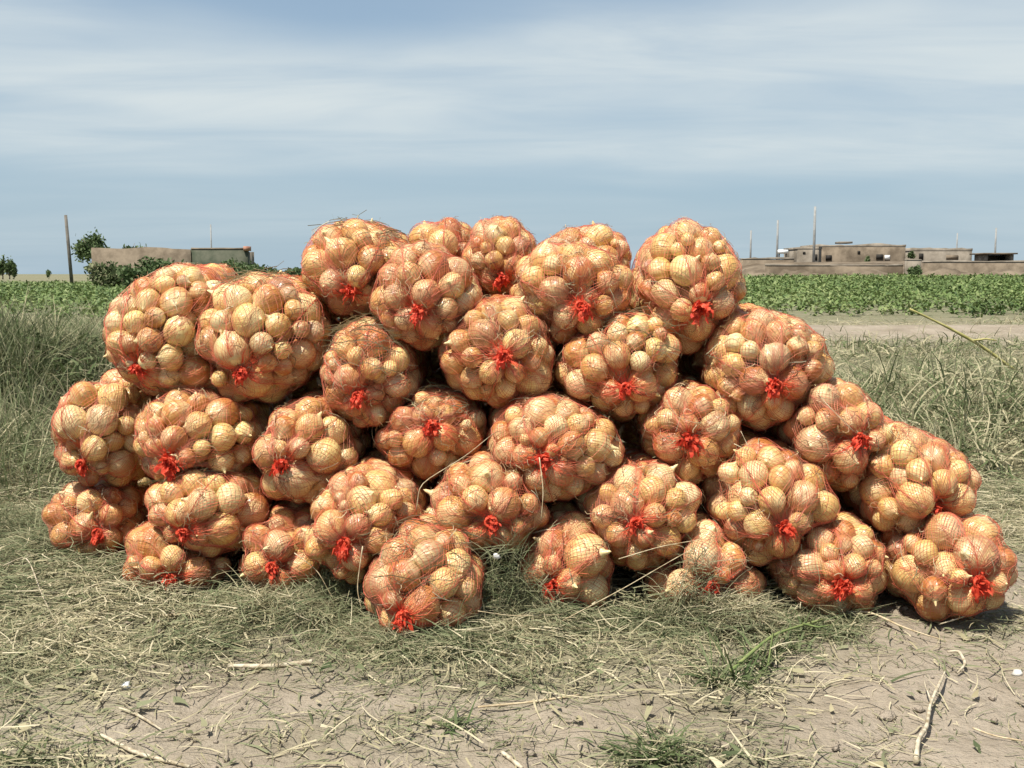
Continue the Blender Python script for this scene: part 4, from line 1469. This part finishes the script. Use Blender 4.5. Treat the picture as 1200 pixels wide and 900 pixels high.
Yp = 84.0
x0 = X(83, Yp)
pole(84, 252, Yp, -0.1, 0.17, "dark leaning utility pole standing in the field beside the ruined house", M['wood'], False, -0.28)
pole(248.5, 263, 92.0, -0.1, 0.08, "thin pole rising behind the ruined house", M['concrete'], False)
pole(953, 242, 109.0, 1.5, 0.17, "tallest utility pole standing before the small pale mud house", M['concrete'], False)
pole(910, 258, 125.0, 1.5, 0.16, "plain utility pole rising above the white water tank", M['concrete'], False)
pole(879, 270, 140.0, 1.5, 0.15, "plain utility pole beyond the low broken wall", M['concrete'], False)
pole(1120, 273, 140.0, 1.5, 0.12, "thin pole behind the lower grey mud house", M['concrete'], False)
pole(1165, 267, 135.0, 1.5, 0.15, "plain utility pole rising behind the open shed", M['concrete'], False)
pole(367, 270, 130.0, -0.1, 0.10, "thin pole beyond the pile's back top row", M['concrete'], False)


def foliage(center, rx, ry, rz, m, size, seed, clumps=14):
    r_ = np.random.default_rng(seed)
    cc = r_.normal(0, 1, (clumps, 3))
    cc /= np.linalg.norm(cc, axis=1)[:, None]
    cc *= r_.uniform(0.35, 0.85, (clumps, 1))
    k = r_.integers(0, clumps, m)
    p = cc[k] + r_.normal(0, 0.20, (m, 3))
    p = p * np.array((rx, ry, rz)) + np.asarray(center)
    d = r_.normal(0, 1, (m, 3))
    d /= np.linalg.norm(d, axis=1)[:, None]
    w = np.cross(d, r_.normal(0, 1, (m, 3)))
    w /= np.linalg.norm(w, axis=1)[:, None]
    s = size * r_.uniform(0.5, 1.2, m)
    P = np.stack((p - d * s[:, None] * 0.5, p, p + d * s[:, None] * 0.5), 1)
    W = w[:, None] * (s[:, None] * np.array((0.12, 0.42, 0.06)))[..., None] * 0.6
    V, Q, t_ = strips(P, W, np.clip(r_.normal(0.5, 0.22, m) + 0.15 * (k % 3 - 1), 0, 1))
    return V, Q, t_


def tree(px, pbase_z, ptop, Y, wpx, label, seed, name="tree", m=1500, trunk=0.35, cat="tree", group=None, mat='leaf', size=0.3):
    x0 = X(px, Y)
    zt = Z(ptop, Y)
    hgt = zt - pbase_z
    r = empty(name, (x0, Y, pbase_z))
    tag(r, label, cat, group)
    b = np.array((x0, Y, pbase_z))
    tz = pbase_z + hgt * trunk
    rr_ = random.Random(seed)
    parts = [tube([(x0, Y, pbase_z), (x0 + 0.05, Y, tz), (x0, Y, pbase_z + hgt * 0.85)], [hgt * 0.03, hgt * 0.022, hgt * 0.006], 6)]
    rx = wpx / F * Y / 2
    for k in range(5):
        a = rr_.uniform(0, 6.28)
        parts.append(tube([(x0, Y, tz + hgt * 0.05 * k), (x0 + math.cos(a) * rx * 0.7, Y + math.sin(a) * rx * 0.7, tz + hgt * (0.2 + 0.07 * k))], [hgt * 0.014, hgt * 0.005], 5))
    V, Q = join(parts)
    link("trunk", mesh_np("trunk", V - b, Q, True), M['bark'], r)
    cz0 = pbase_z + hgt * trunk * 0.85
    V, Q, t_ = foliage((x0, Y, (cz0 + zt) / 2), rx, rx, (zt - cz0) / 2, m, size, seed)
    link("crown", mesh_np("crown", V - b, Q, False, {"tint": t_}), M[mat], r)
    return r


tree(109, 0, 271, 105.0, 34, "round crowned tree standing behind the ruined house", 1, m=1800, trunk=0.4, size=0.42)
for k, (px, pt, w) in enumerate(((-6, 303, 9), (3, 300, 9), (11, 301, 9), (16, 307, 7))):
    tree(px, 0, pt, 190.0, w, "slender dark poplar in the far row beyond the field", 10 + k, m=700, trunk=0.12, group="poplars in the far row", size=0.5)
tree(57, 0, 315.5, 190.0, 6, "tiny lone tree far beyond the field by the pole", 20, m=300, trunk=0.3, size=0.4)
tree(155, 0, 284, 100.0, 20, "sparse tree top showing over the ruined house wall", 21, m=420, trunk=0.5, size=0.34)
tree(168, 0, 287, 102.0, 12, "small sparse tree top over the ruined house, nearer its green wall", 22, m=260, trunk=0.5, size=0.3)
tree(312, 0, 311, 120.0, 36, "low broad tree on the horizon beside the green end wall", 23, m=900, trunk=0.15, size=0.45)
tree(345, 0, 313, 130.0, 30, "low tree on the horizon beside the pile's back top row", 24, m=700, trunk=0.15, size=0.45)
tree(1067, 2.0, 293, 114.0, 7, "small dark tree between the two village houses", 25, m=300, trunk=0.2, size=0.3)
tree(1016 - 0, 2.0, 300, 111.0, 6, "little shrub at the wall of the flat roofed brown house", 26, "shrub", m=200, trunk=0.1, cat="shrub", size=0.25)
for k, (px, pt, Y, w, lab) in enumerate((
        (128, 303, 58.0, 46, "loose grey green bush with feathery top before the ruined house"),
        (190, 300, 60.0, 52, "dense dark bush before the middle of the ruined house"),
        (158, 312, 57.0, 44, "low bush filling the gap between the two big bushes"),
        (222, 308, 62.0, 34, "small bush at the corner of the green end wall"),
        (278, 305, 64.0, 50, "bush before the green end wall"),
        (1072, 312, 93.0, 16, "small green bush at the foot of the pale mud pillar"))):
    tree(px, 0 if px < 600 else 0.5, pt, Y, w, lab, 40 + k, "bush", m=1700, trunk=0.08, cat="bush", size=0.26, mat='weed' if k == 0 else 'leaf')
